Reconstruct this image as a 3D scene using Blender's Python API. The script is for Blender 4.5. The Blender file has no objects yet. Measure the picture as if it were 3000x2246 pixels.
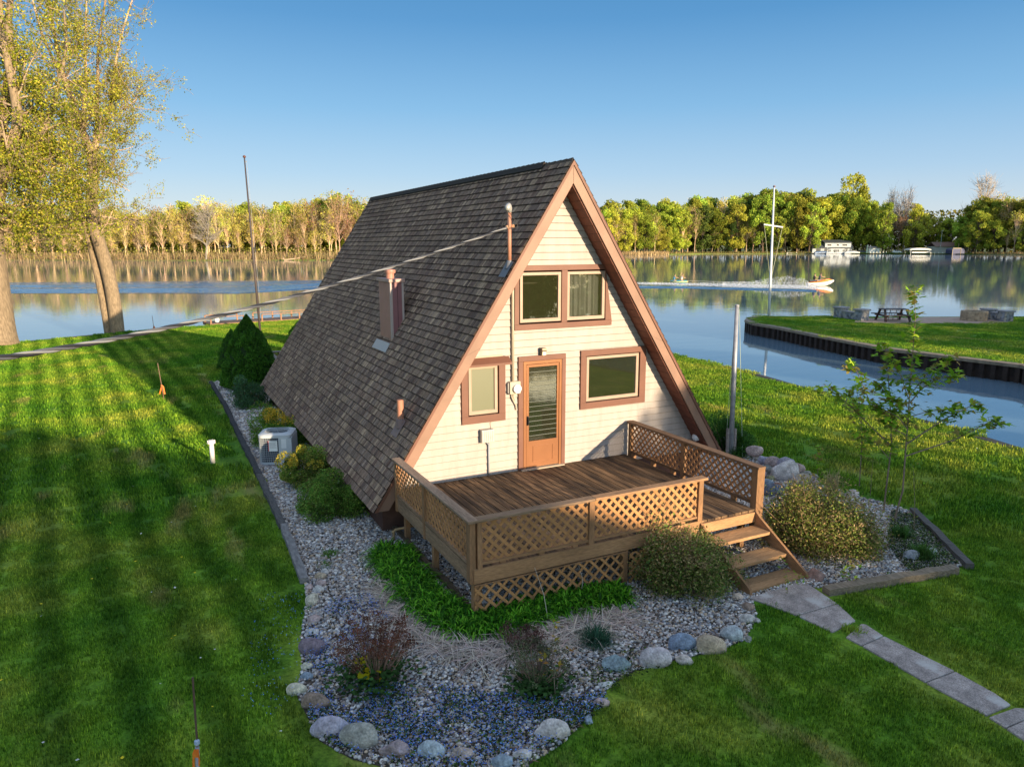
import bpy, bmesh, math, random
import numpy as np
from mathutils import Vector, Matrix
R = math.radians
random.seed(7); rng = np.random.default_rng(7)
S = bpy.context.scene
COL = S.collection
# ------------------------------------------------------------------ camera
CF, CYAW, CPIT, CROL = 2141.1, R(-26.8367), R(10.7198), R(-0.1253)
CP = np.array([-6.6876, -11.9773, 4.2456])
fw = np.array([-math.sin(CYAW)*math.cos(CPIT), math.cos(CYAW)*math.cos(CPIT), -math.sin(CPIT)])
rt = np.array([math.cos(CYAW), math.sin(CYAW), 0.0]); up = np.cross(rt, fw)
_c, _s = math.cos(CROL), math.sin(CROL); rt, up = _c*rt+_s*up, -_s*rt+_c*up
cam = bpy.data.objects.new('camera', bpy.data.cameras.new('camera')); COL.objects.link(cam)
cam.matrix_world = Matrix(((rt[0], up[0], -fw[0], CP[0]), (rt[1], up[1], -fw[1], CP[1]), (rt[2], up[2], -fw[2], CP[2]), (0, 0, 0, 1)))
cam.data.sensor_width = 36; cam.data.lens = 36*CF/3000; cam.data.clip_end = 5000; cam.data.clip_start = .1
S.camera = cam
K = 3000/2212
# ------------------------------------------------------------------ world and sun
SUN_EL = R(10.2); SUN_AZ = math.atan2(.277, -.961)          # direction towards the sun: (.277,-.961)
w = bpy.data.worlds.new("World"); S.world = w; w.use_nodes = True
nt = w.node_tree; nt.nodes.clear()
sky = nt.nodes.new('ShaderNodeTexSky'); sky.sky_type = 'NISHITA'; sky.sun_disc = False
sky.sun_elevation = SUN_EL; sky.sun_rotation = SUN_AZ; sky.air_density = 1.15; sky.dust_density = .35; sky.ozone_density = 2.2
hs = nt.nodes.new('ShaderNodeHueSaturation'); hs.inputs['Saturation'].default_value = 1.0
bg = nt.nodes.new('ShaderNodeBackground'); bg.inputs['Strength'].default_value = .15
wo = nt.nodes.new('ShaderNodeOutputWorld')
# the clear evening sky opposite the sun: pale at the horizon, deep blue higher up, brightened overhead as added fill; near the sun the plain Nishita sky
tc = nt.nodes.new('ShaderNodeTexCoord'); sx = nt.nodes.new('ShaderNodeSeparateXYZ'); nt.links.new(tc.outputs['Generated'], sx.inputs[0])
cr = nt.nodes.new('ShaderNodeValToRGB'); el = cr.color_ramp.elements
SKYC = [(0, (.72, .76, .79)), (.03, (.62, .72, .81)), (.09, (.40, .60, .83)), (.17, (.21, .46, .76)), (.27, (.08, .29, .60)), (.38, (.036, .20, .46)), (.55, (.44, .58, .80)), (1, (.86, .92, 1.0))]
while len(el) < len(SKYC): el.new(.5)
for e_, (q_, c_) in zip(el, SKYC): e_.position = q_; e_.color = (*c_, 1)
nt.links.new(sx.outputs['Z'], cr.inputs[0])
sc_ = nt.nodes.new('ShaderNodeVectorMath'); sc_.operation = 'SCALE'; sc_.inputs['Scale'].default_value = 3.0; nt.links.new(cr.outputs[0], sc_.inputs[0])
dt = nt.nodes.new('ShaderNodeVectorMath'); dt.operation = 'DOT_PRODUCT'; dt.inputs[1].default_value = (.277, -.961, 0); nt.links.new(tc.outputs['Generated'], dt.inputs[0])
mr = nt.nodes.new('ShaderNodeMapRange'); mr.inputs['From Min'].default_value = -.2; mr.inputs['From Max'].default_value = .5; mr.inputs['To Min'].default_value = .92; mr.inputs['To Max'].default_value = 0; nt.links.new(dt.outputs['Value'], mr.inputs[0])
mxs = nt.nodes.new('ShaderNodeMix'); mxs.data_type = 'RGBA'; nt.links.new(mr.outputs[0], mxs.inputs[0]); nt.links.new(sky.outputs[0], mxs.inputs[6]); nt.links.new(sc_.outputs[0], mxs.inputs[7])
nt.links.new(mxs.outputs[2], hs.inputs['Color']); nt.links.new(hs.outputs[0], bg.inputs[0]); nt.links.new(bg.outputs[0], wo.inputs[0])
sl = bpy.data.lights.new('sun', 'SUN'); sl.energy = 4.5; sl.angle = R(.5); sl.color = (1.0, .79, .52)
so = bpy.data.objects.new('sun', sl); COL.objects.link(so)
so.rotation_euler = Vector((.277*math.cos(SUN_EL), -.961*math.cos(SUN_EL), math.sin(SUN_EL))).to_track_quat('Z', 'Y').to_euler()
S.view_settings.view_transform = 'Standard'; S.view_settings.look = 'None'; S.view_settings.gamma = 1
S.view_settings.exposure = 1.15
S.render.engine = 'CYCLES'; S.cycles.max_bounces = 6; S.cycles.transparent_max_bounces = 12

# ------------------------------------------------------------------ pixel -> place helpers (pixels of the photo at 2212 wide)
def ray(x, y):
    return fw+(x*K-1500)/CF*rt-(y*K-1123)/CF*up
GZ = -.75
def at(x, y, z=GZ):
    d = ray(x, y); return CP+d*((z-CP[2])/d[2])
def atd(x, y, dist):
    return CP+ray(x, y)*dist                     # dist = depth along the view axis
def depth(P): return float((np.array(P)-CP)@fw)
# ------------------------------------------------------------------ materials
def node(t, kind, **kw):
    n = t.nodes.new(kind)
    for k, v in kw.items(): setattr(n, k, v)
    return n
def mat(name, col=(.5, .5, .5), rough=.7, attr=False, var=0, vscale=6, stretch=(1, 1, 1), bump=0, bscale=30, spec=.3, metal=0, transl=0, var2=0, v2scale=1, col2=None, emis=0, world=False, c2thr=(.45, .6), c2scale=3, coat=0):
    m = bpy.data.materials.new(name); m.use_nodes = True; t = m.node_tree; t.nodes.clear(); L = t.links.new
    out = node(t, 'ShaderNodeOutputMaterial'); p = node(t, 'ShaderNodeBsdfPrincipled')
    p.inputs['Roughness'].default_value = rough; p.inputs['Metallic'].default_value = metal
    p.inputs['Specular IOR Level'].default_value = spec; p.inputs['Coat Weight'].default_value = coat
    if world: co = node(t, 'ShaderNodeNewGeometry').outputs['Position']
    else: co = node(t, 'ShaderNodeTexCoord').outputs['Object']
    mp = node(t, 'ShaderNodeMapping'); mp.inputs['Scale'].default_value = stretch; L(co, mp.inputs[0]); v = mp.outputs[0]
    if attr: c = node(t, 'ShaderNodeAttribute', attribute_name='Col').outputs['Color']
    else:
        rgb = node(t, 'ShaderNodeRGB'); rgb.outputs[0].default_value = (*col, 1); c = rgb.outputs[0]
    def mul(c, amount, scale, detail=5):
        n = node(t, 'ShaderNodeTexNoise'); n.inputs['Scale'].default_value = scale; n.inputs['Detail'].default_value = detail; L(v, n.inputs['Vector'])
        r = node(t, 'ShaderNodeMapRange'); r.inputs['From Min'].default_value = .3; r.inputs['From Max'].default_value = .7
        r.inputs['To Min'].default_value = 1-amount; r.inputs['To Max'].default_value = 1+amount; L(n.outputs['Fac'], r.inputs[0])
        x = node(t, 'ShaderNodeVectorMath', operation='SCALE'); L(c, x.inputs[0]); L(r.outputs[0], x.inputs['Scale']); return x.outputs[0]
    if var: c = mul(c, var, vscale)
    if var2: c = mul(c, var2, v2scale)
    if col2:
        n = node(t, 'ShaderNodeTexNoise'); n.inputs['Scale'].default_value = c2scale; n.inputs['Detail'].default_value = 6; L(v, n.inputs['Vector'])
        r = node(t, 'ShaderNodeMapRange'); r.inputs['From Min'].default_value = c2thr[0]; r.inputs['From Max'].default_value = c2thr[1]; L(n.outputs['Fac'], r.inputs[0])
        x = node(t, 'ShaderNodeMix', data_type='RGBA'); L(r.outputs[0], x.inputs[0]); L(c, x.inputs[6]); x.inputs[7].default_value = (*col2, 1); c = x.outputs[2]
    L(c, p.inputs['Base Color'])
    if bump:
        n = node(t, 'ShaderNodeTexNoise'); n.inputs['Scale'].default_value = bscale; n.inputs['Detail'].default_value = 6; L(v, n.inputs['Vector'])
        b = node(t, 'ShaderNodeBump'); b.inputs['Strength'].default_value = bump; b.inputs['Distance'].default_value = .02; L(n.outputs['Fac'], b.inputs['Height']); L(b.outputs[0], p.inputs['Normal'])
    if emis: L(c, p.inputs['Emission Color']); p.inputs['Emission Strength'].default_value = emis
    if transl:
        tr = node(t, 'ShaderNodeBsdfTranslucent'); L(c, tr.inputs[0]); mx = node(t, 'ShaderNodeMixShader'); mx.inputs[0].default_value = transl
        L(p.outputs[0], mx.inputs[1]); L(tr.outputs[0], mx.inputs[2]); L(mx.outputs[0], out.inputs[0])
    else: L(p.outputs[0], out.inputs[0])
    return m
def objrand(m, hue=.04, val=.3):                 # per-object variation for copied trees
    t = m.node_tree; p = [n for n in t.nodes if n.type == 'BSDF_PRINCIPLED'][0]
    src = p.inputs['Base Color'].links[0].from_socket; oi = node(t, 'ShaderNodeObjectInfo')
    h = node(t, 'ShaderNodeHueSaturation'); r = node(t, 'ShaderNodeMapRange'); r.inputs['To Min'].default_value = .5-hue; r.inputs['To Max'].default_value = .5+hue
    t.links.new(oi.outputs['Random'], r.inputs[0]); t.links.new(r.outputs[0], h.inputs['Hue'])
    mt = node(t, 'ShaderNodeMath', operation='MULTIPLY'); mt.inputs[1].default_value = 7.31; fr = node(t, 'ShaderNodeMath', operation='FRACT')
    r2 = node(t, 'ShaderNodeMapRange'); r2.inputs['To Min'].default_value = 1-val; r2.inputs['To Max'].default_value = 1+val
    t.links.new(oi.outputs['Random'], mt.inputs[0]); t.links.new(mt.outputs[0], fr.inputs[0]); t.links.new(fr.outputs[0], r2.inputs[0]); t.links.new(r2.outputs[0], h.inputs['Value'])
    t.links.new(src, h.inputs['Color'])
    for n in t.nodes:
        for i in n.inputs:
            if i.is_linked and i.links[0].from_socket == src and n.name != h.name: t.links.new(h.outputs[0], i)
    return m
# ------------------------------------------------------------------ mesh builder
OFF = {}
class M:
    def __init__(s): s.v = []; s.f = []; s.c = []; s.col = (1, 1, 1); s.smooth = False
    def face(s, pts):
        n = len(s.v); s.v += [tuple(map(float, p)) for p in pts]; s.f.append(tuple(range(n, n+len(pts)))); s.c.append(s.col)
    def add(s, vs, fs):
        n = len(s.v); s.v += [tuple(map(float, p)) for p in vs]
        for f in fs: s.f.append(tuple(i+n for i in f)); s.c.append(s.col)
    def box(s, a, b, M_=None):
        x0, y0, z0 = a; x1, y1, z1 = b
        vs = [(x0, y0, z0), (x1, y0, z0), (x1, y1, z0), (x0, y1, z0), (x0, y0, z1), (x1, y0, z1), (x1, y1, z1), (x0, y1, z1)]
        if M_ is not None: vs = [M_ @ Vector(q) for q in vs]
        s.add(vs, [(0, 3, 2, 1), (4, 5, 6, 7), (0, 1, 5, 4), (1, 2, 6, 5), (2, 3, 7, 6), (3, 0, 4, 7)])
    def bar(s, p, q, w_, h_, upv=(0, 0, 1)):
        p, q = Vector(p), Vector(q); d = (q-p).normalized(); u = Vector(upv); r_ = d.cross(u).normalized(); u = r_.cross(d)
        vs = []
        for e in (p, q):
            for a, b in ((-1, -1), (1, -1), (1, 1), (-1, 1)): vs.append(e+r_*a*w_/2+u*b*h_/2)
        s.add(vs, [(0, 1, 2, 3), (7, 6, 5, 4), (0, 4, 5, 1), (1, 5, 6, 2), (2, 6, 7, 3), (3, 7, 4, 0)])
    def prism(s, poly, d):                        # poly: list of 3D points, extruded by vector d
        n = len(poly); a = [Vector(p) for p in poly]; b = [p+Vector(d) for p in a]
        s.add(a+b, [tuple(range(n))[::-1], tuple(range(n, 2*n))]+[(i, (i+1) % n, n+(i+1) % n, n+i) for i in range(n)])
    def tube(s, pts, rad, seg=8, cap=True):
        pts = [Vector(p) for p in pts]; n = len(pts)
        if not hasattr(rad, '__len__'): rad = [rad]*n
        base = len(s.v); pu = None
        for i, p in enumerate(pts):
            d = (pts[min(i+1, n-1)]-pts[max(i-1, 0)]).normalized()
            if pu is None: pu = d.orthogonal().normalized()
            pu = (pu-d*pu.dot(d)); pu = pu.normalized() if pu.length > 1e-6 else d.orthogonal().normalized()
            q = d.cross(pu)
            for k in range(seg):
                a = 2*math.pi*k/seg; s.v.append(tuple(p+(pu*math.cos(a)+q*math.sin(a))*rad[i]))
        for i in range(n-1):
            for k in range(seg):
                a = base+i*seg+k; b = base+i*seg+(k+1) % seg; s.f.append((a, b, b+seg, a+seg)); s.c.append(s.col)
        if cap:
            s.f.append(tuple(base+k for k in range(seg))[::-1]); s.c.append(s.col)
            s.f.append(tuple(base+(n-1)*seg+k for k in range(seg))); s.c.append(s.col)
    def lathe(s, prof, c=(0, 0, 0), seg=16):
        base = len(s.v)
        for r_, z in prof:
            for k in range(seg):
                a = 2*math.pi*k/seg; s.v.append((c[0]+r_*math.cos(a), c[1]+r_*math.sin(a), c[2]+z))
        for i in range(len(prof)-1):
            for k in range(seg):
                a = base+i*seg+k; b = base+i*seg+(k+1) % seg; s.f.append((a, b, b+seg, a+seg)); s.c.append(s.col)
        s.f.append(tuple(base+(len(prof)-1)*seg+k for k in range(seg))); s.c.append(s.col)
        s.f.append(tuple(base+k for k in range(seg))[::-1]); s.c.append(s.col)
    def build(s, name, m, parent=None, loc=None, smooth=None, bevel=0):
        off = np.array(loc if loc is not None else (OFF.get(parent.name, (0, 0, 0)) if parent else (0, 0, 0)), float)
        v = np.array(s.v, float)-off; me = bpy.data.meshes.new(name); me.from_pydata(v.tolist(), [], s.f); me.validate(); me.update()
        if len(me.polygons) == len(s.c):
            ca = me.attributes.new('Col', 'FLOAT_COLOR', 'FACE'); ca.data.foreach_set('color', np.array([(*c, 1) for c in s.c], dtype=np.float32).ravel())
        if (s.smooth if smooth is None else smooth): me.polygons.foreach_set('use_smooth', [True]*len(me.polygons))
        me.materials.append(m); o = bpy.data.objects.new(name, me); COL.objects.link(o)
        if loc is not None: o.location = loc
        if parent:
            o.parent = parent; OFF[o.name] = tuple(off)
        if bevel:
            b = o.modifiers.new('b', 'BEVEL'); b.width = bevel; b.segments = 2; b.limit_method = 'ANGLE'
        return o
def tag(o, label=None, cat=None, group=None, kind=None):
    if label: o['label'] = label
    if cat: o['category'] = cat
    if group: o['group'] = group
    if kind: o['kind'] = kind
    return o
def thing(name, label, cat, loc=(0, 0, 0), rz=0, group=None, world=False):
    o = bpy.data.objects.new(name, None); COL.objects.link(o); o.location = tuple(map(float, loc)); o.rotation_euler = (0, 0, rz); o.empty_display_size = .2
    if world: OFF[o.name] = tuple(map(float, loc))
    return tag(o, label, cat, group)
def npmesh(name, V, F, C, m, parent=None, loc=None, smooth=False):   # V (n,3), F (k,3 or 4), C (k,3) face colours
    off = np.array(loc if loc is not None else (OFF.get(parent.name, (0, 0, 0)) if parent else (0, 0, 0)), float)
    me = bpy.data.meshes.new(name); k = F.shape[1]; nf = len(F)
    me.vertices.add(len(V)); me.vertices.foreach_set('co', (V-off).astype(np.float32).ravel())
    me.loops.add(nf*k); me.loops.foreach_set('vertex_index', F.astype(np.int32).ravel())
    me.polygons.add(nf); me.polygons.foreach_set('loop_start', np.arange(0, nf*k, k, dtype=np.int32)); me.update(calc_edges=True)
    if C is not None:
        ca = me.attributes.new('Col', 'FLOAT_COLOR', 'FACE'); ca.data.foreach_set('color', np.concatenate([C, np.ones((nf, 1))], 1).astype(np.float32).ravel())
    if smooth: me.polygons.foreach_set('use_smooth', [True]*nf)
    me.materials.append(m); o = bpy.data.objects.new(name, me); COL.objects.link(o)
    if loc is not None: o.location = tuple(map(float, loc))
    if parent: o.parent = parent; OFF[o.name] = tuple(off)
    return o
def rotmats(n, tilt=None):
    q = rng.normal(size=(n, 4)); q /= np.linalg.norm(q, axis=1)[:, None]; a, b, c, d = q.T
    return np.stack([1-2*(c*c+d*d), 2*(b*c-a*d), 2*(b*d+a*c), 2*(b*c+a*d), 1-2*(b*b+d*d), 2*(c*d-a*b), 2*(b*d-a*c), 2*(c*d+a*b), 1-2*(b*b+c*c)], 1).reshape(n, 3, 3)
def scatter(bv, bf, P, Rm, Sc, C):               # base mesh at each P with rotation and scale(n,) or (n,3)
    n = len(P); bv = np.array(bv, float); bf = np.array(bf)
    Sc = np.array(Sc, float); Sc = np.repeat(Sc[:, None], 3, 1) if Sc.ndim == 1 else Sc
    V = np.einsum('nij,nkj->nki', Rm, bv[None]*Sc[:, None, :])+P[:, None, :]
    F = bf[None]+(np.arange(n)*len(bv))[:, None, None]
    return V.reshape(-1, 3), F.reshape(-1, bf.shape[1]), np.repeat(C, len(bf), 0)
LEAF_V = [(-.5, 0, 0), (0, -.32, .06), (.5, 0, 0), (0, .32, .06)]; LEAF_F = [(0, 1, 2, 3)]
_ph = (1+5**.5)/2
ICO_V = np.array([(-1, _ph, 0), (1, _ph, 0), (-1, -_ph, 0), (1, -_ph, 0), (0, -1, _ph), (0, 1, _ph), (0, -1, -_ph), (0, 1, -_ph), (_ph, 0, -1), (_ph, 0, 1), (-_ph, 0, -1), (-_ph, 0, 1)])/1.902
ICO_F = [(0, 11, 5), (0, 5, 1), (0, 1, 7), (0, 7, 10), (0, 10, 11), (1, 5, 9), (5, 11, 4), (11, 10, 2), (10, 7, 6), (7, 1, 8), (3, 9, 4), (3, 4, 2), (3, 2, 6), (3, 6, 8), (3, 8, 9), (4, 9, 5), (2, 4, 11), (6, 2, 10), (8, 6, 7), (9, 8, 1)]
def inpoly(x, y, poly):
    poly = np.array(poly)[:, :2]; r_ = np.zeros(len(x), bool); n = len(poly)
    for i in range(n):
        x1, y1 = poly[i]; x2, y2 = poly[(i+1) % n]
        c_ = ((y1 > y) != (y2 > y)); xi = (x2-x1)*(y-y1)/(y2-y1+1e-12)+x1; r_ ^= c_ & (x < xi)
    return r_
def vary(base, n, dv=.25, dh=.08):
    b = np.array(base)[None]*(1+rng.uniform(-dv, dv, (n, 1)))*(1+rng.uniform(-dh, dh, (n, 3))); return np.clip(b, 0, 1)
def sheet(name, poly, z, m, kind='structure', skirt=None):
    bm = bmesh.new(); vs = [bm.verts.new((float(p[0]), float(p[1]), z)) for p in poly]; f = bm.faces.new(vs)
    f.normal_update()
    if f.normal.z < 0: f.normal_flip()
    if skirt is not None:
        n = len(vs); lo = [bm.verts.new((v.co.x, v.co.y, skirt)) for v in vs]
        for i in range(n): bm.faces.new((vs[i], vs[(i+1) % n], lo[(i+1) % n], lo[i]))
    bmesh.ops.triangulate(bm, faces=[f_ for f_ in bm.faces if len(f_.verts) > 4])
    bmesh.ops.recalc_face_normals(bm, faces=bm.faces) if skirt is not None else None
    me = bpy.data.meshes.new(name); bm.to_mesh(me); bm.free(); me.materials.append(m)
    o = bpy.data.objects.new(name, me); COL.objects.link(o); tag(o, kind=kind); return o
# ------------------------------------------------------------------ shared materials
def grass_material(blade=False):
    m = bpy.data.materials.new('lawn'); m.use_nodes = True; t = m.node_tree; L = t.links.new; t.nodes.clear()
    out = node(t, 'ShaderNodeOutputMaterial'); p = node(t, 'ShaderNodeBsdfPrincipled'); p.inputs['Roughness'].default_value = .75; p.inputs['Specular IOR Level'].default_value = .15
    pos = node(t, 'ShaderNodeNewGeometry').outputs['Position']
    def noise(scale, detail=5, st=(1, 1, 1)):
        mp = node(t, 'ShaderNodeMapping'); mp.inputs['Scale'].default_value = st; L(pos, mp.inputs[0])
        n = node(t, 'ShaderNodeTexNoise'); n.inputs['Scale'].default_value = scale; n.inputs['Detail'].default_value = detail; L(mp.outputs[0], n.inputs['Vector']); return n.outputs['Fac']
    def ramp(f, stops):
        r = node(t, 'ShaderNodeValToRGB'); el = r.color_ramp.elements
        while len(el) < len(stops): el.new(.5)
        for e, (q, c) in zip(el, stops): e.position = q; e.color = (*c, 1)
        L(f, r.inputs[0]); return r.outputs[0]
    def mix(f, a, b, mode='MIX', fac=None):
        x = node(t, 'ShaderNodeMix', data_type='RGBA', blend_type=mode)
        if f is not None: L(f, x.inputs[0])
        else: x.inputs[0].default_value = fac
        L(a, x.inputs[6]); L(b, x.inputs[7]); return x.outputs[2]
    c = ramp(noise(.55, 6), [(.3, (.065, .205, .014)), (.5, (.13, .27, .020)), (.7, (.30, .37, .05))])
    c = mix(None, c, ramp(noise(3.2, 8, (1.6, .6, 1)), [(.3, (.74, .78, .72)), (.5, (1, 1, 1)), (.72, (1.28, 1.2, 1.15))]), 'MULTIPLY', 1)
    c = mix(None, c, ramp(noise(26, 4), [(.25, (.45, .5, .4)), (.5, (1, 1, 1)), (.75, (1.6, 1.5, 1.5))]), 'MULTIPLY', .9)
    # mowing stripes running away from the camera
    mp = node(t, 'ShaderNodeMapping'); mp.inputs['Rotation'].default_value = (0, 0, R(-6)); L(pos, mp.inputs[0])
    wv = node(t, 'ShaderNodeTexWave'); wv.inputs['Scale'].default_value = .42; wv.inputs['Distortion'].default_value = 1.3; wv.inputs['Detail'].default_value = 2; wv.inputs['Detail Scale'].default_value = .6; L(mp.outputs[0], wv.inputs['Vector'])
    sxx = node(t, 'ShaderNodeSeparateXYZ'); L(pos, sxx.inputs[0]); msk = node(t, 'ShaderNodeMapRange'); msk.inputs['From Min'].default_value = -4.0; msk.inputs['From Max'].default_value = -6.0; msk.inputs['To Max'].default_value = .9; L(sxx.outputs['X'], msk.inputs[0])
    c = mix(msk.outputs[0], c, ramp(wv.outputs['Fac'], [(.12, (.58, .66, .60)), (.5, (1.0, 1.0, 1.0)), (.9, (1.35, 1.25, 1.35))]), 'MULTIPLY')
    # worn, dry patches
    dry = node(t, 'ShaderNodeMapRange'); dry.inputs['From Min'].default_value = .6; dry.inputs['From Max'].default_value = .72; L(noise(.9, 7, (1.5, .5, 1)), dry.inputs[0])
    rgb = node(t, 'ShaderNodeRGB'); rgb.outputs[0].default_value = (.38, .30, .12, 1); dm = node(t, 'ShaderNodeMath', operation='MULTIPLY'); dm.inputs[1].default_value = .55; L(dry.outputs[0], dm.inputs[0])
    c = mix(dm.outputs[0], c, rgb.outputs[0])
    if blade:
        ri = node(t, 'ShaderNodeNewGeometry').outputs['Random Per Island']; c = mix(None, c, ramp(ri, [(0, (.40, .5, .4)), (.5, (1.0, 1.0, 1.0)), (.85, (1.9, 1.55, 1.3)), (1, (3.0, 2.2, 2.4))]), 'MULTIPLY', 1)
    L(c, p.inputs['Base Color'])
    b = node(t, 'ShaderNodeBump'); b.inputs['Strength'].default_value = .9; b.inputs['Distance'].default_value = .06; L(noise(22, 6), b.inputs['Height']); L(b.outputs[0], p.inputs['Normal'])
    tr = node(t, 'ShaderNodeBsdfTranslucent'); L(c, tr.inputs[0]); mx = node(t, 'ShaderNodeMixShader'); mx.inputs[0].default_value = .18
    L(p.outputs[0], mx.inputs[1]); L(tr.outputs[0], mx.inputs[2]); L(mx.outputs[0], out.inputs[0])
    return m
LAWN = grass_material(); BLADE = grass_material(True)
def water_material(name, strength, scale, st=(1, 1, 1), col=(.02, .045, .06)):
    m = bpy.data.materials.new(name); m.use_nodes = True; t = m.node_tree; L = t.links.new; p = t.nodes['Principled BSDF']
    p.inputs['Base Color'].default_value = (*col, 1); p.inputs['Roughness'].default_value = .04; p.inputs['IOR'].default_value = 1.45; p.inputs['Specular IOR Level'].default_value = .8
    pos = node(t, 'ShaderNodeNewGeometry').outputs['Position']; mp = node(t, 'ShaderNodeMapping'); mp.inputs['Scale'].default_value = st; mp.inputs['Rotation'].default_value = (0, 0, -CYAW); L(pos, mp.inputs[0])
    n = node(t, 'ShaderNodeTexNoise'); n.inputs['Scale'].default_value = scale; n.inputs['Detail'].default_value = 3; n.inputs['Roughness'].default_value = .45; L(mp.outputs[0], n.inputs['Vector'])
    b = node(t, 'ShaderNodeBump'); b.inputs['Strength'].default_value = strength; b.inputs['Distance'].default_value = .1; L(n.outputs['Fac'], b.inputs['Height']); L(b.outputs[0], p.inputs['Normal']); return m
WOOD = mat('weathered wood', attr=True, rough=.8, var=.28, vscale=9, stretch=(9, 1.2, 9), var2=.25, v2scale=1.1, bump=.25, bscale=14)
WOODX = mat('weathered wood across', attr=True, rough=.8, var=.26, vscale=9, stretch=(1.2, 9, 9), var2=.22, v2scale=1.3, bump=.25, bscale=14)
FLOOR = mat('deck floor wood', attr=True, rough=.8, var=.35, vscale=5, stretch=(10, 1, 10), var2=.35, v2scale=.9, bump=.3, bscale=10, col2=(.035, .022, .016), c2scale=.8, c2thr=(.44, .64))
LATH = mat('lattice wood', attr=True, rough=.75, var=.15, vscale=18, bump=.1, bscale=30)
DARK = mat('dark interior', (.02, .018, .016), rough=.9)
BROWN = mat('brown trim paint', (.16, .070, .048), rough=.5, var=.10, vscale=3, bump=.05, bscale=40)
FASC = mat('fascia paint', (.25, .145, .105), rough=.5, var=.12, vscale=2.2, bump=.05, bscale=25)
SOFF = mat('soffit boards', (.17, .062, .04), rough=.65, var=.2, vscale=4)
SIDE = mat('cream siding', (.68, .60, .48), attr=True, rough=.55, var=.09, vscale=2.2, stretch=(3.5, 1, .8), var2=.05, v2scale=30, bump=.05, bscale=30)
SASH = mat('tan sash', (.36, .26, .20), rough=.45, var=.06, vscale=6)
CREAM = mat('cream metal', (.42, .36, .28), rough=.4, var=.06, vscale=8)
GREYM = mat('grey metal', (.42, .41, .40), rough=.4, metal=.3, var=.1, vscale=9)
BLACK = mat('black rubber', (.015, .015, .017), rough=.5)
WHITE = mat('white plastic', (.74, .74, .74), rough=.45, var=.06, vscale=9)
SHING = mat('roof shingles', attr=True, rough=.95, var=.22, vscale=22, stretch=(1, 1, 1), var2=.16, v2scale=.6, bump=.35, bscale=120, spec=.15)
LEAFM = mat('foliage', attr=True, rough=.6, transl=.4, spec=.2)
FARLEAF = objrand(mat('far foliage', attr=True, rough=.8, transl=.38, spec=.1), .035, .40)
BARKM = mat('bark', attr=True, rough=.9, var=.35, vscale=5, stretch=(3, 3, .6), bump=.8, bscale=12)
FARBARK = objrand(mat('far bark', attr=True, rough=.9, var=.2, vscale=2), .02, .25)
STONE = mat('boulder', attr=True, rough=.85, var=.4, vscale=8, var2=.3, v2scale=45, bump=1.0, bscale=18, spec=.25)
PEB = mat('pebbles', attr=True, rough=.8, spec=.3)
STRAW = mat('dry straw', attr=True, rough=.8, transl=.15)
CONC = mat('old concrete', (.33, .28, .26), rough=.9, var=.3, vscale=7, var2=.4, v2scale=70, bump=.5, bscale=60, col2=(.50, .47, .45), c2thr=(.58, .66), c2scale=2.2)
TIMB = mat('weathered timber', attr=True, rough=.9, var=.35, vscale=6, stretch=(4, 1, 8), bump=.6, bscale=14)
PAINT = mat('plain paint', attr=True, rough=.5, var=.06, vscale=4)
def glass_material(name, tint=(.02, .025, .02), refl=.22, frost=0, opaque=.35):
    m = bpy.data.materials.new(name); m.use_nodes = True; t = m.node_tree; t.nodes.clear(); L = t.links.new
    out = node(t, 'ShaderNodeOutputMaterial'); g = node(t, 'ShaderNodeBsdfGlossy'); g.inputs['Roughness'].default_value = .02+frost; g.inputs[0].default_value = (.9, .9, .9, 1)
    tr = node(t, 'ShaderNodeBsdfTransparent'); df = node(t, 'ShaderNodeBsdfDiffuse'); df.inputs[0].default_value = (*tint, 1)
    a = node(t, 'ShaderNodeMixShader'); a.inputs[0].default_value = opaque; L(tr.outputs[0], a.inputs[1]); L(df.outputs[0], a.inputs[2])
    fr = node(t, 'ShaderNodeFresnel'); fr.inputs[0].default_value = 1.5; ad = node(t, 'ShaderNodeMath', operation='ADD'); ad.inputs[1].default_value = refl-.04; ad.use_clamp = True; L(fr.outputs[0], ad.inputs[0])
    b = node(t, 'ShaderNodeMixShader'); L(ad.outputs[0], b.inputs[0]); L(a.outputs[0], b.inputs[1]); L(g.outputs[0], b.inputs[2]); L(b.outputs[0], out.inputs[0])
    bp = node(t, 'ShaderNodeBump'); bp.inputs['Strength'].default_value = .03; n = node(t, 'ShaderNodeTexNoise'); n.inputs['Scale'].default_value = 2.5; L(n.outputs['Fac'], bp.inputs['Height']); L(bp.outputs[0], g.inputs['Normal'])
    return m
GLASS = glass_material('window glass', (.05, .055, .022), .16, 0, .4); FROST = glass_material('frosted glass', (.13, .135, .075), .08, .3, .95)
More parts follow.
